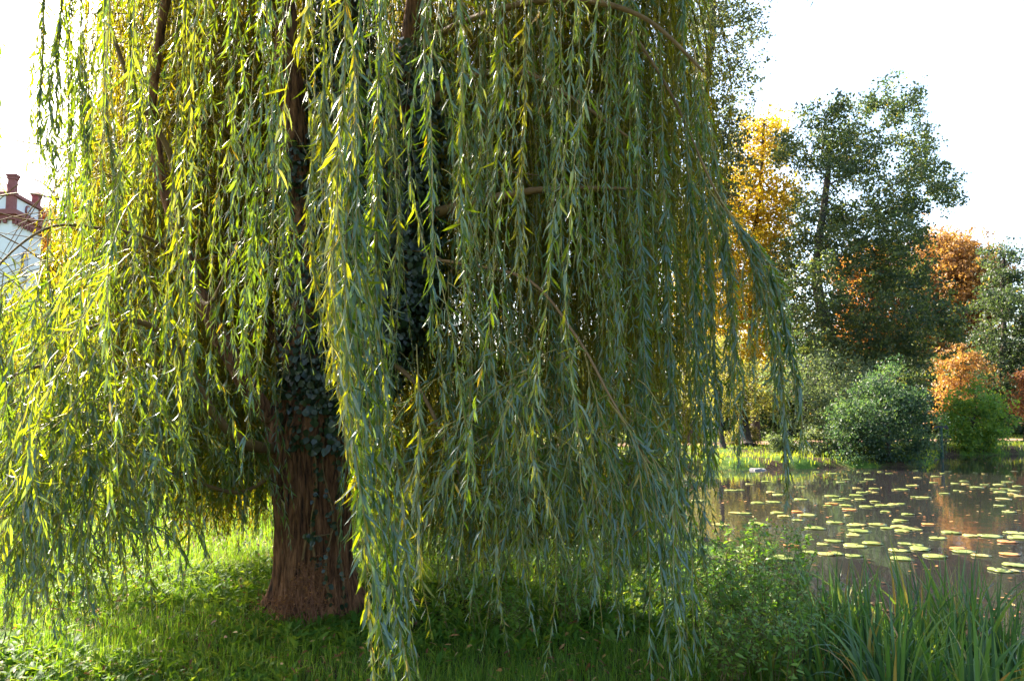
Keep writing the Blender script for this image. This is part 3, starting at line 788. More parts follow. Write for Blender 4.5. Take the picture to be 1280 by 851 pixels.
# fine brown twigs tangled inside the crown
for k in range(420):
    az = rng.uniform(-.4, math.pi + .5); r = rng.uniform(.3, 2.9)
    x, y = TB[0] + r * math.cos(az), TB[1] + r * math.sin(az); z0 = rng.uniform(2.1, 5.6)
    p0 = np.array([x, y, z0]); o = np.array([math.cos(az + rng.normal(0, .8)), math.sin(az + rng.normal(0, .8)), 0]); ln = rng.uniform(.5, 1.5)
    if float(proj(p0 + o * ln)[0]) > 860 or float(proj(p0)[1]) > 560 or float(proj(p0)[0]) < 60: continue
    c = spline(np.array([p0, p0 + o * ln * .45 + [0, 0, rng.uniform(-.1, .35) * ln], p0 + o * ln + [0, 0, rng.uniform(-.5, .2) * ln]]) + rng.normal(0, .03, (3, 3)), 14)
    V, T = tube(c, np.linspace(rng.uniform(.004, .010), .002, 14), 4); cb.add(V, T, .5, 2)
for (n_, x0, x1, y0, y1, t0, t1, e0, e1) in [(110, 228, 338, 6.1, 7.6, 440, 600, 640, 715), (85, -10, 165, 3.9, 5.4, 480, 660, 740, 835), (60, 140, 215, 5.0, 7.0, 420, 560, 590, 690), (110, 520, 800, 4.6, 7.4, 480, 620, 690, 770), (55, 545, 865, 3.8, 5.4, 420, 600, 700, 860)]:
    for k in range(n_):
        q = P(rng.uniform(x0, x1), rng.uniform(t0, t1), rng.uniform(y0, y1)); e = P(0, rng.uniform(e0, e1), q[1])
        if q[2] - max(e[2], .1) > .3: strand(cb, q, q[2] - max(e[2], .1), 1 if q[1] < 4.9 else 0, outk=.8, sway=.10, Lm=.08, spacing=.022)
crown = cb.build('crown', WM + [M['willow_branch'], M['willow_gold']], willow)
print('willow strands', cnt, 'tris', len(crown.data.polygons))

# ------------------------------------------------------------------ ivy on the willow
def ivy():
    root = thing('ivy', TB + np.array([.1, -.3, 0]), 'dark glossy ivy climbing the willow trunk and its upright limbs', 'ivy')
    mb = MB(); sb = MB()
    def cover(c, rad, dens, amin, amax, jitter=.05, Lr=(.04, .075)):
        n = len(c); seg = np.linalg.norm(np.diff(c, axis=0), axis=1).sum()
        m = int(seg * dens)
        u = rng.uniform(0, 1, m); i = np.clip(u * (n - 1), 0, n - 1)
        b = np.stack([np.interp(i, np.arange(n), c[:, k]) for k in range(3)], -1)
        r = np.interp(i, np.arange(n), np.broadcast_to(rad, (n,)))
        a = rng.uniform(amin, amax, m); nd = np.stack([np.cos(a), np.sin(a), 0 * a], -1)
        b = b + nd * (r + rng.uniform(0, jitter, m))[:, None]
        D = DOWN * .9 + rng.normal(0, .5, (m, 3)) + nd * .2; L = rng.uniform(*Lr, m)
        leaves(mb, b, D, nd + rng.normal(0, .3, (m, 3)), L, L * rng.uniform(.75, 1.0, m), rng.beta(2, 2, m), 1, .15, .12)
    cover(LIMBS[1][:34], np.linspace(.20, .12, 34), 2600, 0, 6.28, .20, (.035, .062))
    cover(LIMBS[2][2:32], np.linspace(.19, .12, 30), 3200, 0, 6.28, .24, (.035, .062))
    cover(LIMBS[0][2:24], np.linspace(.2, .13, 22), 600, 3.0, 6.4, .10, (.035, .06))
    tc = spline(np.array([P(412, 560, 6.62), P(406, 510, 6.62), P(410, 460, 6.62)]), 12)
    cover(tc, .36, 700, 3.5, 6.4, .05)
    for px0, pts in [(0, [(425, 765), (418, 700), (426, 640), (415, 580), (420, 520)]), (1, [(434, 768), (436, 720), (430, 660), (433, 600), (425, 540)]),
                     (2, [(392, 690), (398, 660), (404, 662), (425, 660)]), (3, [(408, 700), (402, 650), (408, 600), (405, 540)])]:
        cc = []
        for (px, py) in pts:
            q = P(px, py, 6.62); dx = q[0] - (TB[0] - .0)
            q[1] = 6.62 - math.sqrt(max(.01, .325 ** 2 - min(abs(dx), .31) ** 2)) - .015; cc.append(q)
        c = spline(np.array(cc), 30)
        V, T = tube(c, np.linspace(.011, .006, 30), 6); sb.add(V, T)
        cover(c, .012, 34, 3.6, 5.8, .02, (.03, .055))
    mb.build('leaves', M['ivy'], root)
    sb.build('stem', M['willow_branch'], root)
ivy()

# dry reddish weed at the trunk foot
def dry_weed(base, h, ns, label):
    root = thing('dead_weed', base, label, 'dead plant', 'dead weeds at the foot of the willow')
    sb = MB(); lb = MB()
    for k in range(ns):
        a = rng.uniform(0, 6.28); le = rng.uniform(.05, .35)
        tip = base + np.array([math.cos(a) * le * h, math.sin(a) * le * h, h * rng.uniform(.6, 1)])
        mid = (base + tip) / 2 + rng.normal(0, .05, 3)
        c = spline(np.array([base + rng.normal(0, .04, 3) * [1, 1, 0], mid, tip]), 10)
        V, T = tube(c, np.linspace(.004, .0015, 10), 4); sb.add(V, T)
        for q in range(7):
            i0 = rng.integers(3, 10); d = rdir(1)[0]; d[2] = abs(d[2]) * .4
            e = c[i0] + d * rng.uniform(.05, .16)
            V, T = tube(np.array([c[i0], (c[i0] + e) / 2 + rng.normal(0, .01, 3), e]), [.002, .0015, .001], 3); sb.add(V, T)
            m = 5; leaves(lb, e + rng.normal(0, .02, (m, 3)), rdir(m) + DOWN * .5, rdir(m), rng.uniform(.015, .035, m), .008, rng.uniform(0, .6, m), 0, .3)
    sb.build('stem', M['dry_stem'], root); lb.build('leaves', M['dry'], root)
b = P(388, 775, 6.1); b[2] = float(hgt(b[0], b[1])); dry_weed(b, .55, 12, 'tuft of dead reddish-brown stems in front of the willow trunk')
b = P(352, 770, 6.15); b[2] = float(hgt(b[0], b[1])); dry_weed(b, .25, 8, 'low sprawl of dead reddish twigs at the left root of the willow')

# ------------------------------------------------------------------ background trees
def tree(name, label, cat, depth, base, path, blobs, lmat, bmat, lsize=.17, dens=1.0, r0=.35, dj=.12, group=None, limbs=True, sub=.16, squash=.8, bs=1.05, vs=1.25):
    """path: trunk through (px,py); blobs: leaf masses (px,py,rx,ry); pixel sizes become metres at the tree's own distance"""
    sc = depth / F
    bx = P(base[0], base[1], depth); bx[2] = float(hgt(bx[0], bx[1])) - .05
    root = thing(name, bx, label, cat, group)
    tb = MB(); lb = MB()
    c = np.array([bx] + [P(a, b_, depth) for a, b_ in path]); 
    c[1:-1, 1] += rng.normal(0, .3, max(0, len(c) - 2))
    tc = spline(c, 40); tr = np.linspace(1, .25, 40) * r0; tr[:4] *= np.array([1.4, 1.2, 1.1, 1.03])
    V, T = tube(tc, tr, 10)
    V = V + np.array([mnoise.noise(Vector(p * 2)) for p in V])[:, None] * rng.normal(0, .03, (len(V), 3))
    tb.add(V, T)
    wtop = c[-1, 2] - bx[2]
    hw = max(abs(b_[0] - base[0]) for b_ in blobs) * sc
    if cat == 'shrub':
        blobs = list(blobs)
        for q_ in range(9):
            b0 = blobs[rng.integers(0, len(blobs))]
            blobs.append((b0[0] + rng.normal(0, .9) * b0[2], b0[1] - abs(rng.normal(1.1, .5)) * b0[3], b0[2] * .28, b0[3] * .7, .7))
    nodes = [tc[8:]]; nrad = [tr[8:]]
    order = sorted(blobs, key=lambda q: min(math.hypot(q[0] - a_, q[1] - b2) for a_, b2 in [base] + list(path)))
    for bl in order:
        px, py, rx, ry = bl[:4]; dn = bl[4] if len(bl) > 4 else 1
        rx_, ry_ = rx * sc * bs, ry * sc * bs * vs
        for rep in range(2 if dj > .05 else 1):
            sgn = 1 if rep == 0 else -1
            dep = depth + sgn * abs(rng.normal(.35, .3)) * max(.3, hw) * (dj / .12) * (0.9 if rep else .6)
            ctr = P(px + rng.normal(0, rx * .18), py + rng.normal(0, ry * .35), dep)
            if limbs:
                NA = np.concatenate(nodes); NRd = np.concatenate(nrad)
                dv = ctr - NA; dd = np.linalg.norm(dv, axis=1)
                cost = dd + 1.6 * np.maximum(0, dd * .15 - dv[:, 2])
                k = int(np.argmin(cost)); s0 = NA[k]
                if dd[k] > .25:
                    md = (s0 + ctr) / 2 + np.array([0, 0, .10 * dd[k]]) * rng.normal(0, 1) + rng.normal(0, .10 * dd[k], 3)
                    lc = spline(np.array([s0, md, ctr]), 14)
                    lr = np.linspace(min(NRd[k] * .75, .025 + .014 * dd[k] * (1 if len(blobs) > 12 else .7)), .012, 14)
                    V, T = tube(lc, lr, 6); tb.add(V, T)
                    nodes.append(lc[4:]); nrad.append(lr[4:])
            vol = rx_ * ry_ * 1.0
            ns = max(6, int(vol / (sub ** 2) * 1.75 * dens * dn))
            q = rng.normal(size=(ns, 3)); q = nrm(q) * (rng.uniform(.12, 1.0, ns) ** .55)[:, None]
            q *= np.array([rx_, min(rx_, ry_) * 1.0, ry_ * (squash if ry_ > 1.5 * rx_ else 1)])
            q = q + rng.normal(0, .50 if cat == 'shrub' else .38, (ns, 3)) * min(rx_, ry_)
            cl = ctr + q
            fq = 1.0 / (sub * 5.0)
            keep = np.array([mnoise.noise(Vector(p_ * fq)) for p_ in cl]) > -.10 + rng.normal(0, .06, ns)
            cl = cl[keep]; ns = len(cl)
            if ns == 0: continue
            # leaf sprays: each a flattened tuft of leaves round its own twig end
            m = 15
            tvar = rng.beta(2, 2, ns)
            dirs = rdir(ns); dirs[:, 2] = np.abs(dirs[:, 2]) * .4
            off = rng.normal(0, 1, (ns, m, 3)) * np.array([1, 1, .55]) * sub * 1.25
            pp = (cl[:, None, :] + off).reshape(-1, 3)
            N = np.array([0, 0, .4]) + rng.normal(0, .7, (ns * m, 3)); D = rdir(ns * m); D[:, 2] -= .35
            Ls = lsize * rng.uniform(.6, 1.3, ns * m)
            v = np.clip(np.repeat(tvar, m) * .62 + .38 * rng.uniform(0, 1, ns * m), 0, .97)
            v = np.where(rng.uniform(0, 1, ns * m) < .01, 1.0, v)
            leaves(lb, pp, D, N, Ls, Ls * rng.uniform(.5, .75, ns * m), v, 0, .2, .15)
    tb.build('trunk', bmat, root); lb.build('crown', lmat, root)
    return root

tree('tall_tree', 'tall sparse grey-green tree rising above the yellow maple beside the willow', 'tree', 44, (862, 551), [(865, 400), (870, 250), (880, 120), (890, 20), (885, -120)],
     [(905, 25, 40, 26, .8), (925, 45, 26, 20, .8), (932, 80, 18, 20, .6), (880, 60, 34, 34, .8), (865, 120, 40, 40), (915, 95, 26, 18, .6), (890, 150, 36, 22), (922, 120, 20, 14, .5), (918, 165, 18, 16, .6),
      (895, 185, 38, 24), (928, 140, 12, 14, .5), (865, 220, 40, 40), (905, 215, 30, 22), (845, 20, 40, 40, .8), (850, -50, 60, 44, .8), (900, -40, 40, 35, .8), (830, 110, 36, 40, .8), (850, 300, 45, 50), (880, 265, 30, 30)],
     M['tall_leaf'], M['bark'], .20, .5, .45)
tree('maple_tree', 'yellow autumn maple between the willow and the green oak', 'tree', 47, (945, 552), [(942, 450), (940, 330), (948, 240), (955, 150)],
     [(958, 152, 28, 12, .8), (940, 165, 24, 14, .8), (972, 172, 22, 14, .7), (955, 192, 34, 14, .8), (918, 222, 28, 20), (948, 232, 40, 20), (980, 225, 18, 16, .7), (905, 262, 26, 24), (945, 268, 44, 24), (982, 262, 16, 22, .6), (920, 300, 44, 26), (965, 308, 32, 26), (900, 340, 40, 34),
      (948, 345, 44, 26), (975, 360, 18, 24), (915, 390, 46, 30), (955, 395, 34, 28), (900, 430, 40, 30), (945, 440, 40, 28), (975, 430, 18, 24), (870, 390, 30, 40), (870, 330, 24, 30)],
     M['yellow_leaf'], M['bark'], .19, .6, .26, bs=1.2)
tree('oak_tree', 'broad dark green oak with bent bare limbs and sunlit top', 'tree', 42, (1062, 552), [(1052, 500), (1036, 430), (1020, 360), (1022, 300), (1030, 230), (1036, 180)],
     [(1026, 138, 22, 9), (1052, 130, 16, 7), (1005, 143, 9, 6), (1086, 128, 12, 8), (1108, 133, 24, 9), (1098, 112, 10, 8, .25), (1110, 104, 12, 7, .2), (1142, 126, 11, 9), (1148, 146, 8, 14), (1118, 145, 14, 9), (1152, 162, 7, 8, .6), (990, 178, 19, 10), (975, 190, 12, 8), (1012, 160, 9, 6, .5),
      (1035, 175, 20, 10), (1060, 172, 26, 14), (1090, 180, 20, 13), (1050, 196, 30, 12), (1128, 182, 14, 8, .8), (1148, 182, 14, 9), (1162, 180, 9, 5, .6), (1010, 208, 16, 9), (1048, 214, 28, 10), (1082, 208, 20, 10), (1142, 206, 16, 10), (1160, 214, 18, 10), (1178, 230, 14, 11), (1190, 246, 10, 13), (1170, 236, 14, 10),
      (1130, 226, 18, 12), (1112, 240, 22, 11), (1078, 230, 14, 9, .7), (1008, 250, 18, 9, .7), (1060, 262, 24, 11), (1042, 258, 18, 12, .7), (1100, 262, 20, 11), (1132, 262, 14, 14), (1146, 262, 8, 18, .7), (1030, 282, 24, 12), (1075, 288, 36, 15), (1125, 290, 26, 14), (1148, 298, 8, 12), (1000, 300, 22, 16), (1050, 316, 34, 16), (1100, 318, 30, 16),
      (1135, 325, 24, 16), (995, 345, 30, 16), (1045, 352, 34, 15), (1092, 355, 28, 15), (1135, 358, 26, 15), (1155, 345, 8, 12), (990, 385, 30, 17), (1040, 388, 40, 15), (1090, 392, 40, 15), (1140, 395, 28, 16), (1000, 420, 34, 16), (1055, 428, 40, 16), (1110, 430, 36, 15), (1148, 435, 18, 20), (1182, 398, 20, 13), (1190, 415, 14, 12), (1172, 385, 14, 9, .7), (1020, 455, 40, 15), (1080, 460, 40, 15), (1130, 466, 30, 16)],
     M['oak_leaf'], M['bark'], .17, .9, .42, sub=.15, bs=1.08, vs=1.6)
tree('beech_tree', 'tall orange-brown autumn beech behind the oak', 'tree', 60, (1177, 545), [(1177, 480), (1176, 420), (1184, 370), (1188, 310)],
     [(1152, 330, 14, 14), (1226, 345, 14, 14), (1156, 412, 14, 16, .7), (1205, 432, 22, 14, .7), (1180, 440, 18, 14, .6), (1234, 395, 12, 18, .7), (1175, 308, 24, 12), (1200, 318, 22, 14), (1160, 325, 14, 16), (1185, 335, 34, 16), (1212, 345, 24, 18), (1168, 355, 22, 18), (1200, 368, 34, 18), (1230, 372, 16, 20, .8), (1185, 395, 26, 16, .7), (1218, 398, 24, 16), (1225, 420, 16, 14, .6), (1165, 385, 14, 18), (1196, 348, 30, 20)],
     M['orange_leaf'], M['bark_red'], .22, .8, .30, bs=1.45)
tree('maple_tree', 'small orange and yellow maple below the tall orange beech', 'tree', 48, (1196, 548), [(1198, 510), (1200, 450)],
     [(1200, 446, 22, 12), (1190, 462, 20, 14), (1214, 466, 16, 14), (1182, 482, 14, 14), (1204, 484, 22, 14), (1190, 504, 20, 14), (1178, 500, 10, 12)], M['orange_leaf'], M['bark'], .17, .6, .13, bs=1.2)
tree('maple_tree', 'peach-orange maple showing through gaps in the oak', 'tree', 62, (1098, 545), [(1096, 480), (1092, 400), (1085, 330)],
     [(1070, 338, 30, 16), (1095, 322, 22, 14), (1118, 345, 26, 18), (1085, 365, 40, 18), (1120, 385, 30, 18), (1075, 400, 34, 18), (1105, 420, 40, 18), (1085, 445, 40, 16), (1125, 450, 26, 18), (1100, 480, 36, 18)], M['peach_leaf'], M['bark'], .26, .8, .26)
tree('dark_tree', 'dark blue-green tree with open crown at the right edge', 'tree', 52, (1250, 545), [(1250, 480), (1248, 420), (1252, 350), (1256, 315)],
     [(1252, 315, 18, 9, .7), (1240, 328, 12, 9, .6), (1270, 326, 16, 9, .7), (1256, 345, 22, 11, .8), (1278, 352, 14, 12, .8), (1240, 362, 14, 11, .7), (1262, 375, 24, 12), (1284, 385, 14, 14), (1244, 398, 24, 14), (1275, 412, 20, 14, .8), (1242, 425, 26, 14), (1268, 438, 24, 14), (1238, 452, 26, 16), (1262, 466, 28, 16), (1290, 450, 20, 20), (1245, 486, 26, 16), (1280, 490, 20, 16), (1256, 510, 30, 14), (1300, 400, 20, 30)],
     M['dark_leaf'], M['bark'], .20, .85, .26)
tree('small_tree', 'small grey-green tree under the left side of the oak', 'tree', 37, (1004, 556), [(1006, 525), (1008, 490), (1030, 465)],
     [(985, 470, 22, 14), (1012, 458, 24, 14), (1045, 455, 26, 14), (1075, 462, 22, 14), (1000, 490, 30, 15), (1040, 485, 34, 16), (1080, 488, 24, 16), (1020, 512, 36, 15), (1060, 515, 28, 16), (1000, 528, 24, 12, .7)], M['grey_leaf'], M['bark'], .13, 1.0, .14)
tree('small_tree', 'small olive-brown tree with thick dark trunk on the far bank', 'tree', 40, (934, 556), [(934, 530), (932, 500), (928, 470)],
     [(900, 470, 24, 16), (930, 462, 28, 14), (960, 474, 22, 16), (912, 492, 30, 14), (945, 494, 30, 14), (885, 500, 22, 16), (925, 510, 26, 10, .6), (965, 502, 18, 12, .8)], M['olive_leaf'], M['bark'], .13, 1.0, .34)
tree('small_tree', 'slim leaning tree left of the olive tree on the far bank', 'tree', 38, (904, 558), [(901, 525), (898, 490), (890, 450)],
     [(880, 450, 24, 16), (900, 440, 24, 16), (870, 478, 24, 16), (905, 468, 20, 14)], M['olive_leaf'], M['bark'], .13, .9, .16)
tree('shrub', 'large dark green shrub leaning over the water on the far bank', 'shrub', 31.8, (1104, 578), [(1102, 555), (1104, 520), (1108, 480)],
     [(1110, 458, 12, 8, .6), (1122, 472, 16, 9, .7), (1098, 478, 20, 10), (1084, 492, 22, 10), (1112, 492, 28, 12), (1138, 498, 16, 12), (1066, 510, 20, 10), (1095, 512, 34, 13), (1130, 518, 26, 14), (1152, 520, 9, 12, .8), (1055, 528, 18, 11), (1085, 532, 36, 13), (1122, 538, 32, 14), (1148, 542, 16, 14), (1052, 546, 14, 10), (1072, 552, 28, 11), (1108, 556, 36, 12), (1145, 558, 18, 10), (1064, 566, 20, 8), (1098, 570, 34, 7), (1135, 568, 22, 7)],
     M['shrub_leaf'], M['bark'], .115, 1.25, .10, sub=.12)
tree('shrub', 'rounded bright green shrub beside the green post', 'shrub', 39.4, (1222, 565), [(1220, 548), (1218, 520), (1219, 494)],
     [(1221, 488, 12, 8, .8), (1208, 500, 16, 9), (1232, 500, 16, 9), (1198, 514, 15, 10), (1222, 514, 24, 11), (1244, 512, 14, 10), (1192, 530, 14, 11), (1216, 530, 26, 12), (1244, 530, 16, 12), (1200, 546, 18, 10), (1226, 547, 26, 10), (1214, 556, 20, 7), (1246, 545, 12, 10, .8)],
     M['bright_leaf'], M['bark'], .15, .8, .08, sub=.13)
tree('shrub', 'small red-leaved shrub at the right edge of the far lawn', 'shrub', 46, (1279, 535), [(1279, 515), (1278, 495)],
     [(1276, 476, 10, 8), (1284, 490, 14, 12), (1272, 500, 9, 10), (1285, 512, 16, 12)], M['red_leaf'], M['bark'], .13, .9, .07)
for px, dep, w_, t_, mat, lab in [(1030, 32.5, 26, 545, 'grey_leaf', 'low grey-green bush left of the large waterside shrub'), (985, 33.5, 20, 550, 'grey_leaf', 'low grey-green bush under the small grey tree'),
                                 (1165, 38.6, 14, 552, 'grey_leaf', 'low twiggy bush left of the green post'), (925, 41.5, 22, 535, 'olive_leaf', 'low brownish bush at the foot of the thick dark trunk')]:
    y0 = float(proj((0, dep, -.28))[1])
    tree('shrub', lab, 'shrub', dep, (px, y0), [(px, (y0 + t_) / 2), (px + 2, t_ + 4)], [(px - w_ * .5, (y0 + t_) / 2 + 3, w_ * .55, 6), (px + w_ * .5, (y0 + t_) / 2 + 2, w_ * .55, 6), (px, t_ + 5, w_ * .55, 6), (px, y0 - 4, w_ * .9, 5)],
         M[mat], M['bark'], .10, 1.0, .04, sub=.10)
for px, dep, w_, t_, mat, lab in [(905, 54, 45, 470, 'dark_leaf', 'dark understorey bush far behind the slim leaning tree'), (985, 56, 50, 455, 'dark_leaf', 'dark understorey bush below the left side of the oak'), (1060, 57, 45, 465, 'oak_leaf', 'dark green understorey bush behind the large waterside shrub'),
                                 (1135, 56, 42, 460, 'dark_leaf', 'dark understorey bush left of the reddish beech trunk'), (1225, 57, 45, 470, 'grey_leaf', 'grey-green understorey bush behind the bright green shrub'), (1290, 58, 36, 480, 'dark_leaf', 'dark understorey bush at the right edge below the dark tree')]:
    y0 = 546
    bl = [(px + rng.normal(0, w_ * .5), t_ + 12 + (y0 - t_ - 14) * q_, w_ * .6, 13) for q_ in np.linspace(0, 1, 9)]
    tree('shrub', lab, 'shrub', dep, (px, y0), [(px, (y0 + t_) / 2), (px + 2, t_ + 10)], bl, M[mat], M['bark'], .22, 1.0, .12, sub=.20)
# behind the willow
for px, py0, depth, bl, mat, lab in [
    (700, 690, 10.2, [(700, 610, 40, 26), (670, 640, 36, 24), (735, 640, 38, 24), (700, 665, 50, 20)], 'dark_leaf', 'dark low shrub on the near bank behind the willow strands'),
    (800, 665, 13, [(800, 600, 30, 22), (778, 622, 30, 22), (815, 630, 22, 20), (795, 645, 34, 16)], 'shrub_leaf', 'green shrub at the near waterside, seen through the right-hand strands'),
    (560, 650, 12.5, [(555, 575, 38, 28), (585, 600, 40, 26), (530, 605, 36, 26), (560, 630, 50, 18)], 'dark_leaf', 'dark shrub behind the willow just right of its trunk'),
    (620, 668, 10.9, [(600, 612, 34, 18), (640, 622, 34, 18), (575, 640, 34, 18), (625, 645, 60, 16)], 'shrub_leaf', 'dark green waterside shrub behind the middle of the curtain'),
    (765, 672, 10.6, [(750, 600, 30, 18), (790, 618, 30, 18), (770, 640, 50, 20), (740, 650, 40, 16)], 'dark_leaf', 'dark leafy shrub on the bank behind the drooping right-hand sprays'),
    (515, 662, 11.6, [(500, 606, 30, 18), (535, 622, 34, 18), (515, 640, 50, 16)], 'dark_leaf', 'low dark shrub behind the strands right of the willow trunk'),
    (470, 640, 15, [(470, 570, 36, 30), (500, 600, 34, 26), (450, 600, 34, 26), (475, 622, 44, 18)], 'bush_leaf', 'yellow-green shrub close behind the willow trunk'),
]:
    tree('shrub', lab, 'shrub', depth, (px, py0), [(px + 2, py0 - 30), (px, py0 - 70)], bl, M[mat], M['bark'], .075, 1.1, .04, sub=.07)
tree('park_tree', 'golden green tree standing close behind the left half of the willow', 'tree', 15.5, (305, 616), [(308, 520), (300, 400), (310, 250), (305, 150)],
     [(300, 110, 60, 30), (250, 160, 60, 36), (350, 160, 60, 36), (300, 190, 80, 40), (215, 230, 60, 40), (380, 230, 60, 40), (300, 260, 80, 40), (225, 310, 60, 40), (375, 310, 60, 40), (300, 340, 80, 40), (240, 390, 60, 34), (350, 390, 70, 34), (300, 425, 70, 26), (430, 280, 40, 34), (185, 300, 36, 34)],
     M['bush_leaf'], M['bark'], .085, 1.1, .16, sub=.10)
for px, depth, bl, mat, lab in [
    (240, 40, [(240, 330, 60, 40), (200, 390, 60, 40), (280, 390, 60, 40), (240, 440, 90, 40), (180, 460, 50, 30), (310, 460, 50, 30)], 'bush_leaf', 'yellow-green tree on the lawn behind the left side of the willow'),
]:
    tree('park_tree', lab, 'tree', depth, (px, 548), [(px, 500), (px + 4, 400), (px, 300)], bl, M[mat], M['bark'], .24, .75, .3)
tree('red_tree', 'small red-orange tree beside the white house', 'tree', 58, (52, 540), [(52, 450), (52, 350), (54, 280)],
     [(50, 275, 16, 10), (62, 285, 14, 12), (44, 295, 12, 12), (58, 305, 18, 14), (50, 325, 20, 14), (62, 345, 20, 14)], M['peach_leaf'], M['bark'], .26, .7, .15)
for px, depth, top, lab in [(-20, 26, 375, 'tall sunlit yellow-green bush below the white house'), (45, 29, 400, 'sunlit yellow-green bush in the middle of the left bush row'), (120, 28, 425, 'sunlit yellow-green bush at the right end of the left bush row')]:
    bl = []
    for k in range(14):
        t = k / 13; bl.append((px + rng.normal(0, 26), top + 14 + (535 - top) * t, 26 + 14 * t, 18))
    tree('bush', lab, 'bush', depth, (px, 565), [(px, 520), (px, top + 40)], bl, M['bush_leaf'], M['bark'], .13, 1.0, .09, sub=.13, group='bushes below the white house')

# far wood closing the view
mb = MB()
n = 5200
px = rng.uniform(330, 1420, n); dep = rng.uniform(75, 100, n)
top = 428 + 22 * np.sin(px * .021) + 14 * np.sin(px * .053 + 1)
u = rng.uniform(0, 1, n)
ct = np.array([P(a, t + (545 - t) * q_, d_) for a, t, q_, d_ in zip(px, top, u, dep)])
m = 14
pp = (ct[:, None, :] + rng.normal(0, .8, (n, m, 3))).reshape(-1, 3)
leaves(mb, pp, rdir(n * m), rdir(n * m) + np.array([0, 0, .8]), rng.uniform(.4, .7, n * m), rng.uniform(.3, .45, n * m), np.repeat(rng.beta(2, 2, n), m) * .9, 0, .2, .15)
tag(mb.build('woods', M['oak_leaf']), 'far belt of trees closing the view beyond the pond', kind='stuff')

# ------------------------------------------------------------------ waterside plants
def sedge(base, h, nb, spread, label, dry=.05):
    mb = MB()
    for k in range(nb):
        a = rng.uniform(0, 6.28); rr = abs(rng.normal(0, spread))
        b = base + np.array([math.cos(a) * rr, math.sin(a) * rr, -.02])
        b[2] = float(hgt(b[0], b[1])) - .03
        oa = a + rng.normal(0, .7); o = np.array([math.cos(oa), math.sin(oa), 0])
        ln = h * rng.uniform(.55, 1.12); bend = abs(rng.normal(.32, .27)); n = 9
        t = np.linspace(0, 1, n)
        ang = bend * .4 + bend * 2.2 * t ** 2.2
        if rng.uniform() < .06: ang = ang + np.where(t > rng.uniform(.45, .7), rng.uniform(1.2, 2.2), 0)   # snapped over
        st = np.stack([np.sin(ang), np.cos(ang)], -1) * ln / n
        pos = np.cumsum(st, 0)
        c = b + o * pos[:, :1] + np.array([0, 0, 1]) * pos[:, 1:]
        s = np.array([-o[1], o[0], 0]); tw = rng.normal(0, .8)
        s2 = s * math.cos(tw) + o * math.sin(tw)
        wd = rng.uniform(.013, .024) * np.minimum(1, (1 - t) * 2.2 + .04) * np.minimum(1, t * 3 + .6)
        up = nrm(np.cross(s2, np.gradient(c, axis=0)))
        V = np.stack([c - s2 * wd[:, None] * .5, c + up * wd[:, None] * .18, c + s2 * wd[:, None] * .5], 1).reshape(-1, 3)
        T = []
        for i in range(n - 1):
            q = 3 * i
            T += [[q, q + 1, q + 4], [q, q + 4, q + 3], [q + 1, q + 2, q + 5], [q + 1, q + 5, q + 4]]
        v = rng.uniform(.88, 1) if rng.uniform() < dry else np.clip(rng.beta(1.4, 1.6) * .88, 0, .88)
        vv = np.full(3 * n, v)
        if rng.uniform() < .25: vv[-6:] = np.linspace(v, .95, 6)
        mb.add(V, T, vv)
    o = mb.build('sedge', M['sedge'], base=base)
    return tag(o, label, 'sedge', 'sedge clumps at the waterside')
for k, (px, py, Y, h, nb, lab) in enumerate([
    (1045, 850, 5.5, .82, 95, 'sedge clump with arching grey-green blades right of the leafy weeds'),
    (1095, 865, 5.2, .85, 110, 'sedge clump with a bent dry orange blade'),
    (1150, 855, 5.5, .98, 120, 'dense tall sedge clump in the middle of the waterside row'),
    (1205, 850, 5.6, 1.02, 120, 'tall sedge clump with upright blades in front of the sky reflection'),
    (1255, 860, 5.4, .95, 110, 'sedge clump with yellowing blades near the right edge'),
    (1310, 850, 5.4, 1.0, 90, 'outermost sedge clump cut by the right edge'),
    (1120, 930, 4.5, .72, 90, 'short front sedge clump at the bottom edge'),
    (1215, 935, 4.5, .78, 90, 'front sedge clump with dark blades in the bottom right corner'),
    (1020, 900, 4.9, .6, 60, 'low sedge clump beside the leafy weeds'),
]):
    b = P(px, py, Y); b[2] = float(hgt(b[0], b[1])); sedge(b, h * 1.06, int(nb * 1.15), .17, lab, dry=.07 + .04 * (k == 1))

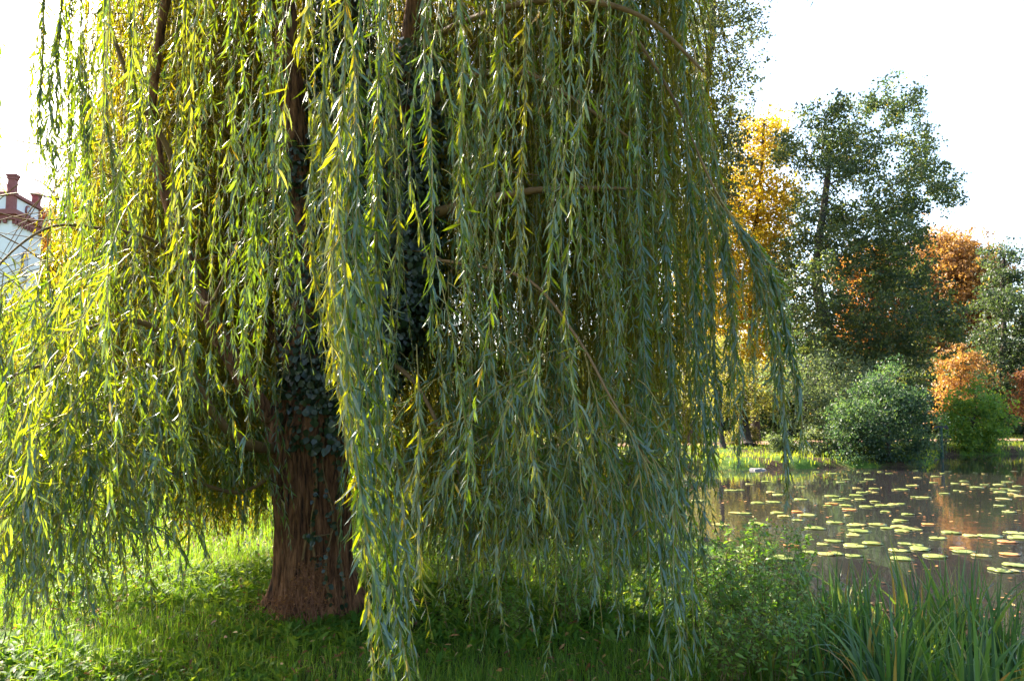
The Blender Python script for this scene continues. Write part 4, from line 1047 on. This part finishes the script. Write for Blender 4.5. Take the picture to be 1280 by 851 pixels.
def weed(base, h, ns, label, group):
    root = thing('leafy_weed', base, label, 'weed', group)
    sb = MB(); lb = MB()
    for k in range(ns):
        a = rng.uniform(0, 6.28); le = rng.uniform(.05, .45)
        hh = h * rng.uniform(.65, 1.05)
        b0 = base + np.array([rng.normal(0, .08), rng.normal(0, .08), 0]); b0[2] = float(hgt(b0[0], b0[1])) - .02
        tip = b0 + np.array([math.cos(a) * le * hh, math.sin(a) * le * hh, hh])
        c = spline(np.array([b0, (b0 + tip) / 2 + rng.normal(0, .04, 3) + [0, 0, .05], tip]), 14)
        V, T = tube(c, np.linspace(.004, .0015, 14), 4); sb.add(V, T)
        shoots = [c[4:]]
        for q in range(rng.integers(4, 8)):
            i0 = rng.integers(4, 12); aa = rng.uniform(0, 6.28); l2 = rng.uniform(.10, .30) * (1 - i0 / 20)
            e = c[i0] + np.array([math.cos(aa) * .8, math.sin(aa) * .8, .75]) * l2
            s2 = spline(np.array([c[i0], (c[i0] + e) / 2 + [0, 0, -.01], e]), 8)
            V, T = tube(s2, np.linspace(.0025, .001, 8), 3); sb.add(V, T); shoots.append(s2)
        vb = rng.beta(2, 2)
        for s2 in shoots:
            ln = np.linalg.norm(np.diff(s2, axis=0), axis=1).sum(); n = max(4, int(ln / .022))
            i = np.sort(rng.uniform(0, len(s2) - 1, n)); i[-1] = len(s2) - 1
            p = np.stack([np.interp(i, np.arange(len(s2)), s2[:, d]) for d in range(3)], -1)
            az = rng.uniform(0, 6.28, n); e = rng.normal(.15, .4, n)
            D = np.stack([np.cos(az) * np.cos(e), np.sin(az) * np.cos(e), np.sin(e)], -1)
            N = np.array([0, 0, 1]) + rng.normal(0, .35, (n, 3)); L = rng.uniform(.03, .065, n) * (1.1 - .4 * i / len(s2))
            v = np.clip(vb * .6 + .4 * rng.uniform(0, 1, n) + .12 * (s2[0, 2] - base[2]) / h, 0, 1)
            leaves(lb, p, D, N, L, L * rng.uniform(.3, .45, n), v, 1, .3, .25)
    sb.build('stem', M['stem'], root); lb.build('leaves', M['thicket'], root)
GW = 'leafy weeds on the bank right of the willow'
for k, (px, Y, h) in enumerate([(880, 6.6, .72), (915, 6.2, .80), (950, 6.4, .88), (985, 6.7, .80), (1005, 6.1, .62), (900, 5.5, .55), (940, 5.3, .62), (975, 5.4, .60), (870, 5.9, .55), (925, 7.2, .70), (965, 7.4, .75),
                            (900, 4.8, .38), (950, 4.7, .42), (860, 7.4, .5), (990, 5.0, .45)]):
    x = (px - 640) / F * Y; b = np.array([x, Y, 0]); b[2] = float(hgt(x, Y))
    weed(b, h * 1.22, 10, 'knee-high leafy green weed in the thicket between willow strands and sedge', GW)

for k in range(22):
    px, Y = rng.uniform(500, 850), rng.uniform(5.8, 9.6)
    x = (px - 640) / F * Y; b = np.array([x, Y, 0]); b[2] = float(hgt(x, Y))
    weed(b, rng.uniform(.28, .55), 7, 'low leafy weed in the shade under the right half of the willow', 'low weeds under the willow')

# ------------------------------------------------------------------ lily pads
def pad_mesh(seed, mat):
    r_ = np.random.default_rng(seed)
    mb = MB(); n = 30
    a = np.linspace(.16, 2 * math.pi - .16, n)
    ph = r_.uniform(0, 6.28, 3)
    def ring(rr, z):
        rad = rr * (1 + .03 * np.sin(3 * a + ph[0]) + .02 * np.sin(7 * a + ph[1]))
        return np.stack([np.cos(a) * rad, np.sin(a) * rad, np.full(n, z) + .004 * rr * rr * np.sin(2 * a + ph[2]) + .002 * rr * np.sin(5 * a + ph[0])], -1)
    lay = [ring(.35, .004), ring(.75, .004), ring(1.0, .006), ring(1.0, -.003)]
    V = np.concatenate([[[0, 0, .003]]] + lay)
    T = [[0, 1 + i, 2 + i] for i in range(n - 1)]
    for k in range(3):
        o, o2 = 1 + k * n, 1 + (k + 1) * n
        for i in range(n - 1): T += [[o + i, o2 + i, o2 + i + 1], [o + i, o2 + i + 1, o + i + 1]]
    V = np.array(V); V[:, :2] *= np.array([1, 1])
    mb.add(V, T, np.clip(r_.uniform(.2, .9) + .12 * r_.normal(size=len(V)), 0, 1))
    o = mb.build('lily_pad', mat)
    return o
variants = [pad_mesh(s, M['pad']) for s in range(6)]; ov = [pad_mesh(20 + s, M['pad_orange']) for s in range(2)]
ZP = [(230, 219), (196, 218), (340, 177), (465, 226), (500, 275), (478, 274), (565, 323), (640, 301), (710, 331), (645, 341), (640, 378), (570, 370), (480, 365), (540, 372), (820, 389), (808, 358), (890, 350), (945, 380), (1050, 362), (655, 262), (640, 265), (730, 261), (570, 253),
      (690, 194), (745, 190), (790, 186), (815, 184), (770, 190), (560, 155), (610, 190), (715, 127), (655, 125), (820, 130), (900, 160), (870, 158), (955, 312), (1005, 291), (1080, 303), (1150, 304), (1255, 293), (1260, 415), (1235, 412), (1200, 435), (140, 262), (275, 257), (60, 172), (215, 132), (180, 133), (430, 245), (380, 230),
      (445, 167), (425, 170), (375, 386), (240, 387), (235, 362), (815, 270), (850, 277), (875, 280), (765, 275), (825, 285), (660, 285), (1200, 165), (1170, 128), (1240, 135), (1100, 122), (1020, 108), (940, 104), (1260, 155), (980, 145), (860, 115), (590, 103), (355, 217), (280, 180), (330, 140), (650, 152), (665, 167), (608, 165), (700, 92), (560, 70),
      (1060, 110), (1130, 112), (1185, 112), (1215, 102), (1255, 118), (1210, 128), (1240, 150), (1190, 140), (885, 355), (905, 358), (1265, 310), (1180, 430), (1240, 435), (300, 262), (250, 110), (310, 100), (360, 150)]
OP = [(625, 205), (1215, 325), (1225, 372), (1030, 350), (920, 260), (430, 213), (560, 183), (410, 340)]
placed = []
def put_pad(src, used, zx, zy, rmin, rmax, label, group):
    px, py = 854 + zx / 3, 568 + zy / 3
    d = ray(px, py); t = (WZ + .002 - CZ) / d[2]; x, y = d[0] * t, d[1] * t
    if pond_sd(x, y) > -.2: return
    r = rng.uniform(rmin, rmax)
    for (a, b_, rr) in placed:
        if math.hypot(x - a, y - b_) < (r + rr) * .9: r *= .72
    placed.append((x, y, r))
    if src in used: o = src.copy(); C.objects.link(o)
    else: o = src; used.append(src)
    o.location = (x, y, WZ + .002); o.rotation_euler = (rng.normal(0, .012), rng.normal(0, .012), rng.uniform(0, 6.28)); o.scale = (r, r, 1)
    tag(o, label, 'lily pad', group)
us = []
for i, (zx, zy) in enumerate(ZP): put_pad(variants[i % 6], us, zx, zy, .12, .20, 'pale yellow-green lily pad lying flat on the brown pond', 'yellow-green lily pads')
for k in range(46):
    zx, zy = rng.uniform(430, 1276), 60 + 330 * rng.uniform(0, 1) ** 1.4
    put_pad(variants[k % 6], us, zx, zy, .07, .15, 'pale yellow-green lily pad lying flat on the brown pond', 'yellow-green lily pads')
for i, (zx, zy) in enumerate(OP): put_pad(ov[i % 2], us, zx, zy, .10, .17, 'withering orange lily pad among the green ones', 'orange lily pads')

# ------------------------------------------------------------------ built things
def box(mb, lo, hi, T=None, mi=0):
    x0, y0, z0 = lo; x1, y1, z1 = hi
    V = np.array([(x0, y0, z0), (x1, y0, z0), (x1, y1, z0), (x0, y1, z0), (x0, y0, z1), (x1, y0, z1), (x1, y1, z1), (x0, y1, z1)], float)
    if T is not None: V = T(V)
    mb.add(V, [[0, 2, 1], [0, 3, 2], [4, 5, 6], [4, 6, 7], [0, 1, 5], [0, 5, 4], [1, 2, 6], [1, 6, 5], [2, 3, 7], [2, 7, 6], [3, 0, 4], [3, 4, 7]], .5, mi)

def house():
    dep = 50.0; sc = dep / F
    cr = P(7, 425, dep); base = np.array([cr[0], cr[1], 0.0])
    root = thing('house', base, 'white tower-like house with dark red cornice and red brick chimneys at the left edge', 'house')
    ang = R(4.0)
    ca, sa = math.cos(ang), math.sin(ang)
    def tf(V):  # local: x to the left along the front, y into depth along the right side wall
        V = np.asarray(V, float)
        x, y, z = V[:, 0], V[:, 1], V[:, 2]
        return np.stack([base[0] - x * ca - y * .14, base[1] - x * sa * -1 * .2 + y, base[2] + z], -1)
    z = lambda py: float(P(14, py, dep)[2])
    z1, z2, z3, z4 = z(276), z(263), z(245), z(222)
    W, Dp = 9.0, 4.2
    mb = MB(); box(mb, (0, 0, -.1), (W, Dp, z1 + .05), tf); mb.build('wall', M['white_wall'], root, smooth=False)
    mb = MB()
    box(mb, (-.22, -.22, z1 + .06), (W, Dp + .22, z1 + .36), tf); box(mb, (-.40, -.40, z1 + .362), (W, Dp + .40, z2), tf)
    for k in range(11): box(mb, (-.20, k * .41, z1 - .16), (-.003, k * .41 + .2, z1 + .058), tf)
    for k in range(12): box(mb, (k * .41 + .3, -.20, z1 - .16), (k * .41 + .5, -.003, z1 + .058), tf)
    mb.build('cornice', M['red_brick'], root, smooth=False)
    mb = MB(); box(mb, (.05, .05, z2 + .002), (W, Dp - .05, z3), tf); mb.build('parapet', M['white_wall'], root, smooth=False)
    for lo, hi in [((-.02, -.02, z2 + .003), (.45, .5, z3 + .05)), ((-.02, Dp - .5, z2 + .003), (.42, Dp + .02, z3 + .05))]:
        mb = MB(); box(mb, lo, hi, tf); mb.build('corner_pier', M['red_brick'], root, smooth=False)
    mb = MB()
    box(mb, (-.10, -.10, z3 + .052), (W, Dp + .1, z3 + .26), tf); mb.build('coping', M['red_brick'], root, smooth=False)
    mb = MB()
    V = tf(np.array([(.5, .3, z3 + .26), (W, .3, z3 + .26), (W, Dp - .3, z3 + .26), (.5, Dp - .3, z3 + .26), (1.6, Dp / 2, z3 + 1.5), (W, Dp / 2, z3 + 1.5)]))
    mb.add(V, [[0, 1, 5], [0, 5, 4], [2, 3, 4], [2, 4, 5], [3, 0, 4], [1, 2, 5]]); rf = mb.build('roof', M['red_tile'], root, smooth=False)
    for (cx, cy_, hh) in [(-.02, .05, z4 - z3), (.0, Dp - .75, (z4 - z3) * .75)]:
        mb = MB(); b0 = z3 + .262
        box(mb, (cx, cy_, b0), (cx + .46, cy_ + .46, b0 + hh * .72), tf); box(mb, (cx - .05, cy_ - .05, b0 + hh * .722), (cx + .51, cy_ + .51, b0 + hh * .86), tf)
        box(mb, (cx - .10, cy_ - .10, b0 + hh * .862), (cx + .56, cy_ + .56, b0 + hh * 1.0), tf)
        mb.build('chimney', M['red_brick'], rf, smooth=False)
    # round window in the parapet and arched window in the side wall
    def disc(mb, r, xoff, th, cy_, cz, arch=0):
        a = np.linspace(0, 2 * math.pi, 25)[:-1]
        yy, zz = np.cos(a) * r, np.sin(a) * r
        if arch: zz = np.where(zz < 0, -arch * np.minimum(1, np.abs(zz) / r * 4), zz); 
        o = np.stack([np.full(24, xoff - th), cy_ + yy, cz + zz], -1); q = np.stack([np.full(24, xoff), cy_ + yy, cz + zz], -1)
        V = tf(np.concatenate([o, q, [[xoff - th, cy_, cz]]])); T = []
        for i in range(24):
            n_ = (i + 1) % 24; T += [[i, n_, 24 + n_], [i, 24 + n_, 24 + i], [48, n_, i]]
        mb.add(V, T)
    for (r, cy_, cz, arch, x0) in [(.36, Dp * .5, (z2 + z3) / 2 + .0, 0, .05), (.40, Dp * .45, z1 - 2.0, 1.3, 0)]:
        mb = MB(); disc(mb, r, x0 - .003, .08, cy_, cz, arch); wn = mb.build('window', M['red_brick'] if not arch else M['stone'], root, smooth=False)
        mb = MB(); disc(mb, r * .72, x0 - .085, .02, cy_, cz, arch * .85); mb.build('pane', M['glass'], wn, smooth=False)
house()

def post():
    b = P(1177, 562, 37.4); b[2] = float(hgt(b[0], b[1]))
    root = thing('post', b, 'dark green post with a small black crossbar on the far bank', 'post')
    h = 1.45; mb = MB()
    zz = np.array([-.1, 0, .02, .10, .12, h - .12, h - .10, h]); rr = np.array([.11, .11, .10, .10, .075, .07, .085, .085])
    V, T = tube(np.stack([np.full(8, b[0]), np.full(8, b[1]), b[2] + zz], -1), rr, 14); mb.add(V, T); mb.build('shaft', M['green_paint'], root, smooth=False)
    mb = MB(); box(mb, (b[0] - .30, b[1] - .06, b[2] + h + .002), (b[0] + .30, b[1] + .06, b[2] + h + .09))
    box(mb, (b[0] - .34, b[1] - .08, b[2] + h - .07), (b[0] - .20, b[1] + .08, b[2] + h)); box(mb, (b[0] + .20, b[1] - .08, b[2] + h - .07), (b[0] + .34, b[1] + .08, b[2] + h))
    mb.build('crossbar', M['black_metal'], root, smooth=False)
post()
mb = MB(); b = P(948, 585, 29.55); b[2] = WZ - .05
n = 14; a = np.arange(n) * 2 * math.pi / n
ro = 1 + .15 * rng.normal(size=n)
lo = np.stack([b[0] + np.cos(a) * .28 * ro, b[1] + np.sin(a) * .2 * ro, np.full(n, b[2])], -1); hi = lo * 1; hi[:, 2] = b[2] + .10 + .012 * rng.normal(size=n); hi[:, :2] = b[:2] + (hi[:, :2] - b[:2]) * .88
V = np.concatenate([lo, hi, [[b[0], b[1], b[2] + .11]]]); T = []
for i in range(n): k = (i + 1) % n; T += [[i, k, n + k], [i, n + k, n + i], [2 * n, n + i, n + k]]
mb.add(V, T); tag(mb.build('stone_slab', M['stone'], base=b, smooth=False), 'pale flat stone at the foot of the far bank', 'stone')
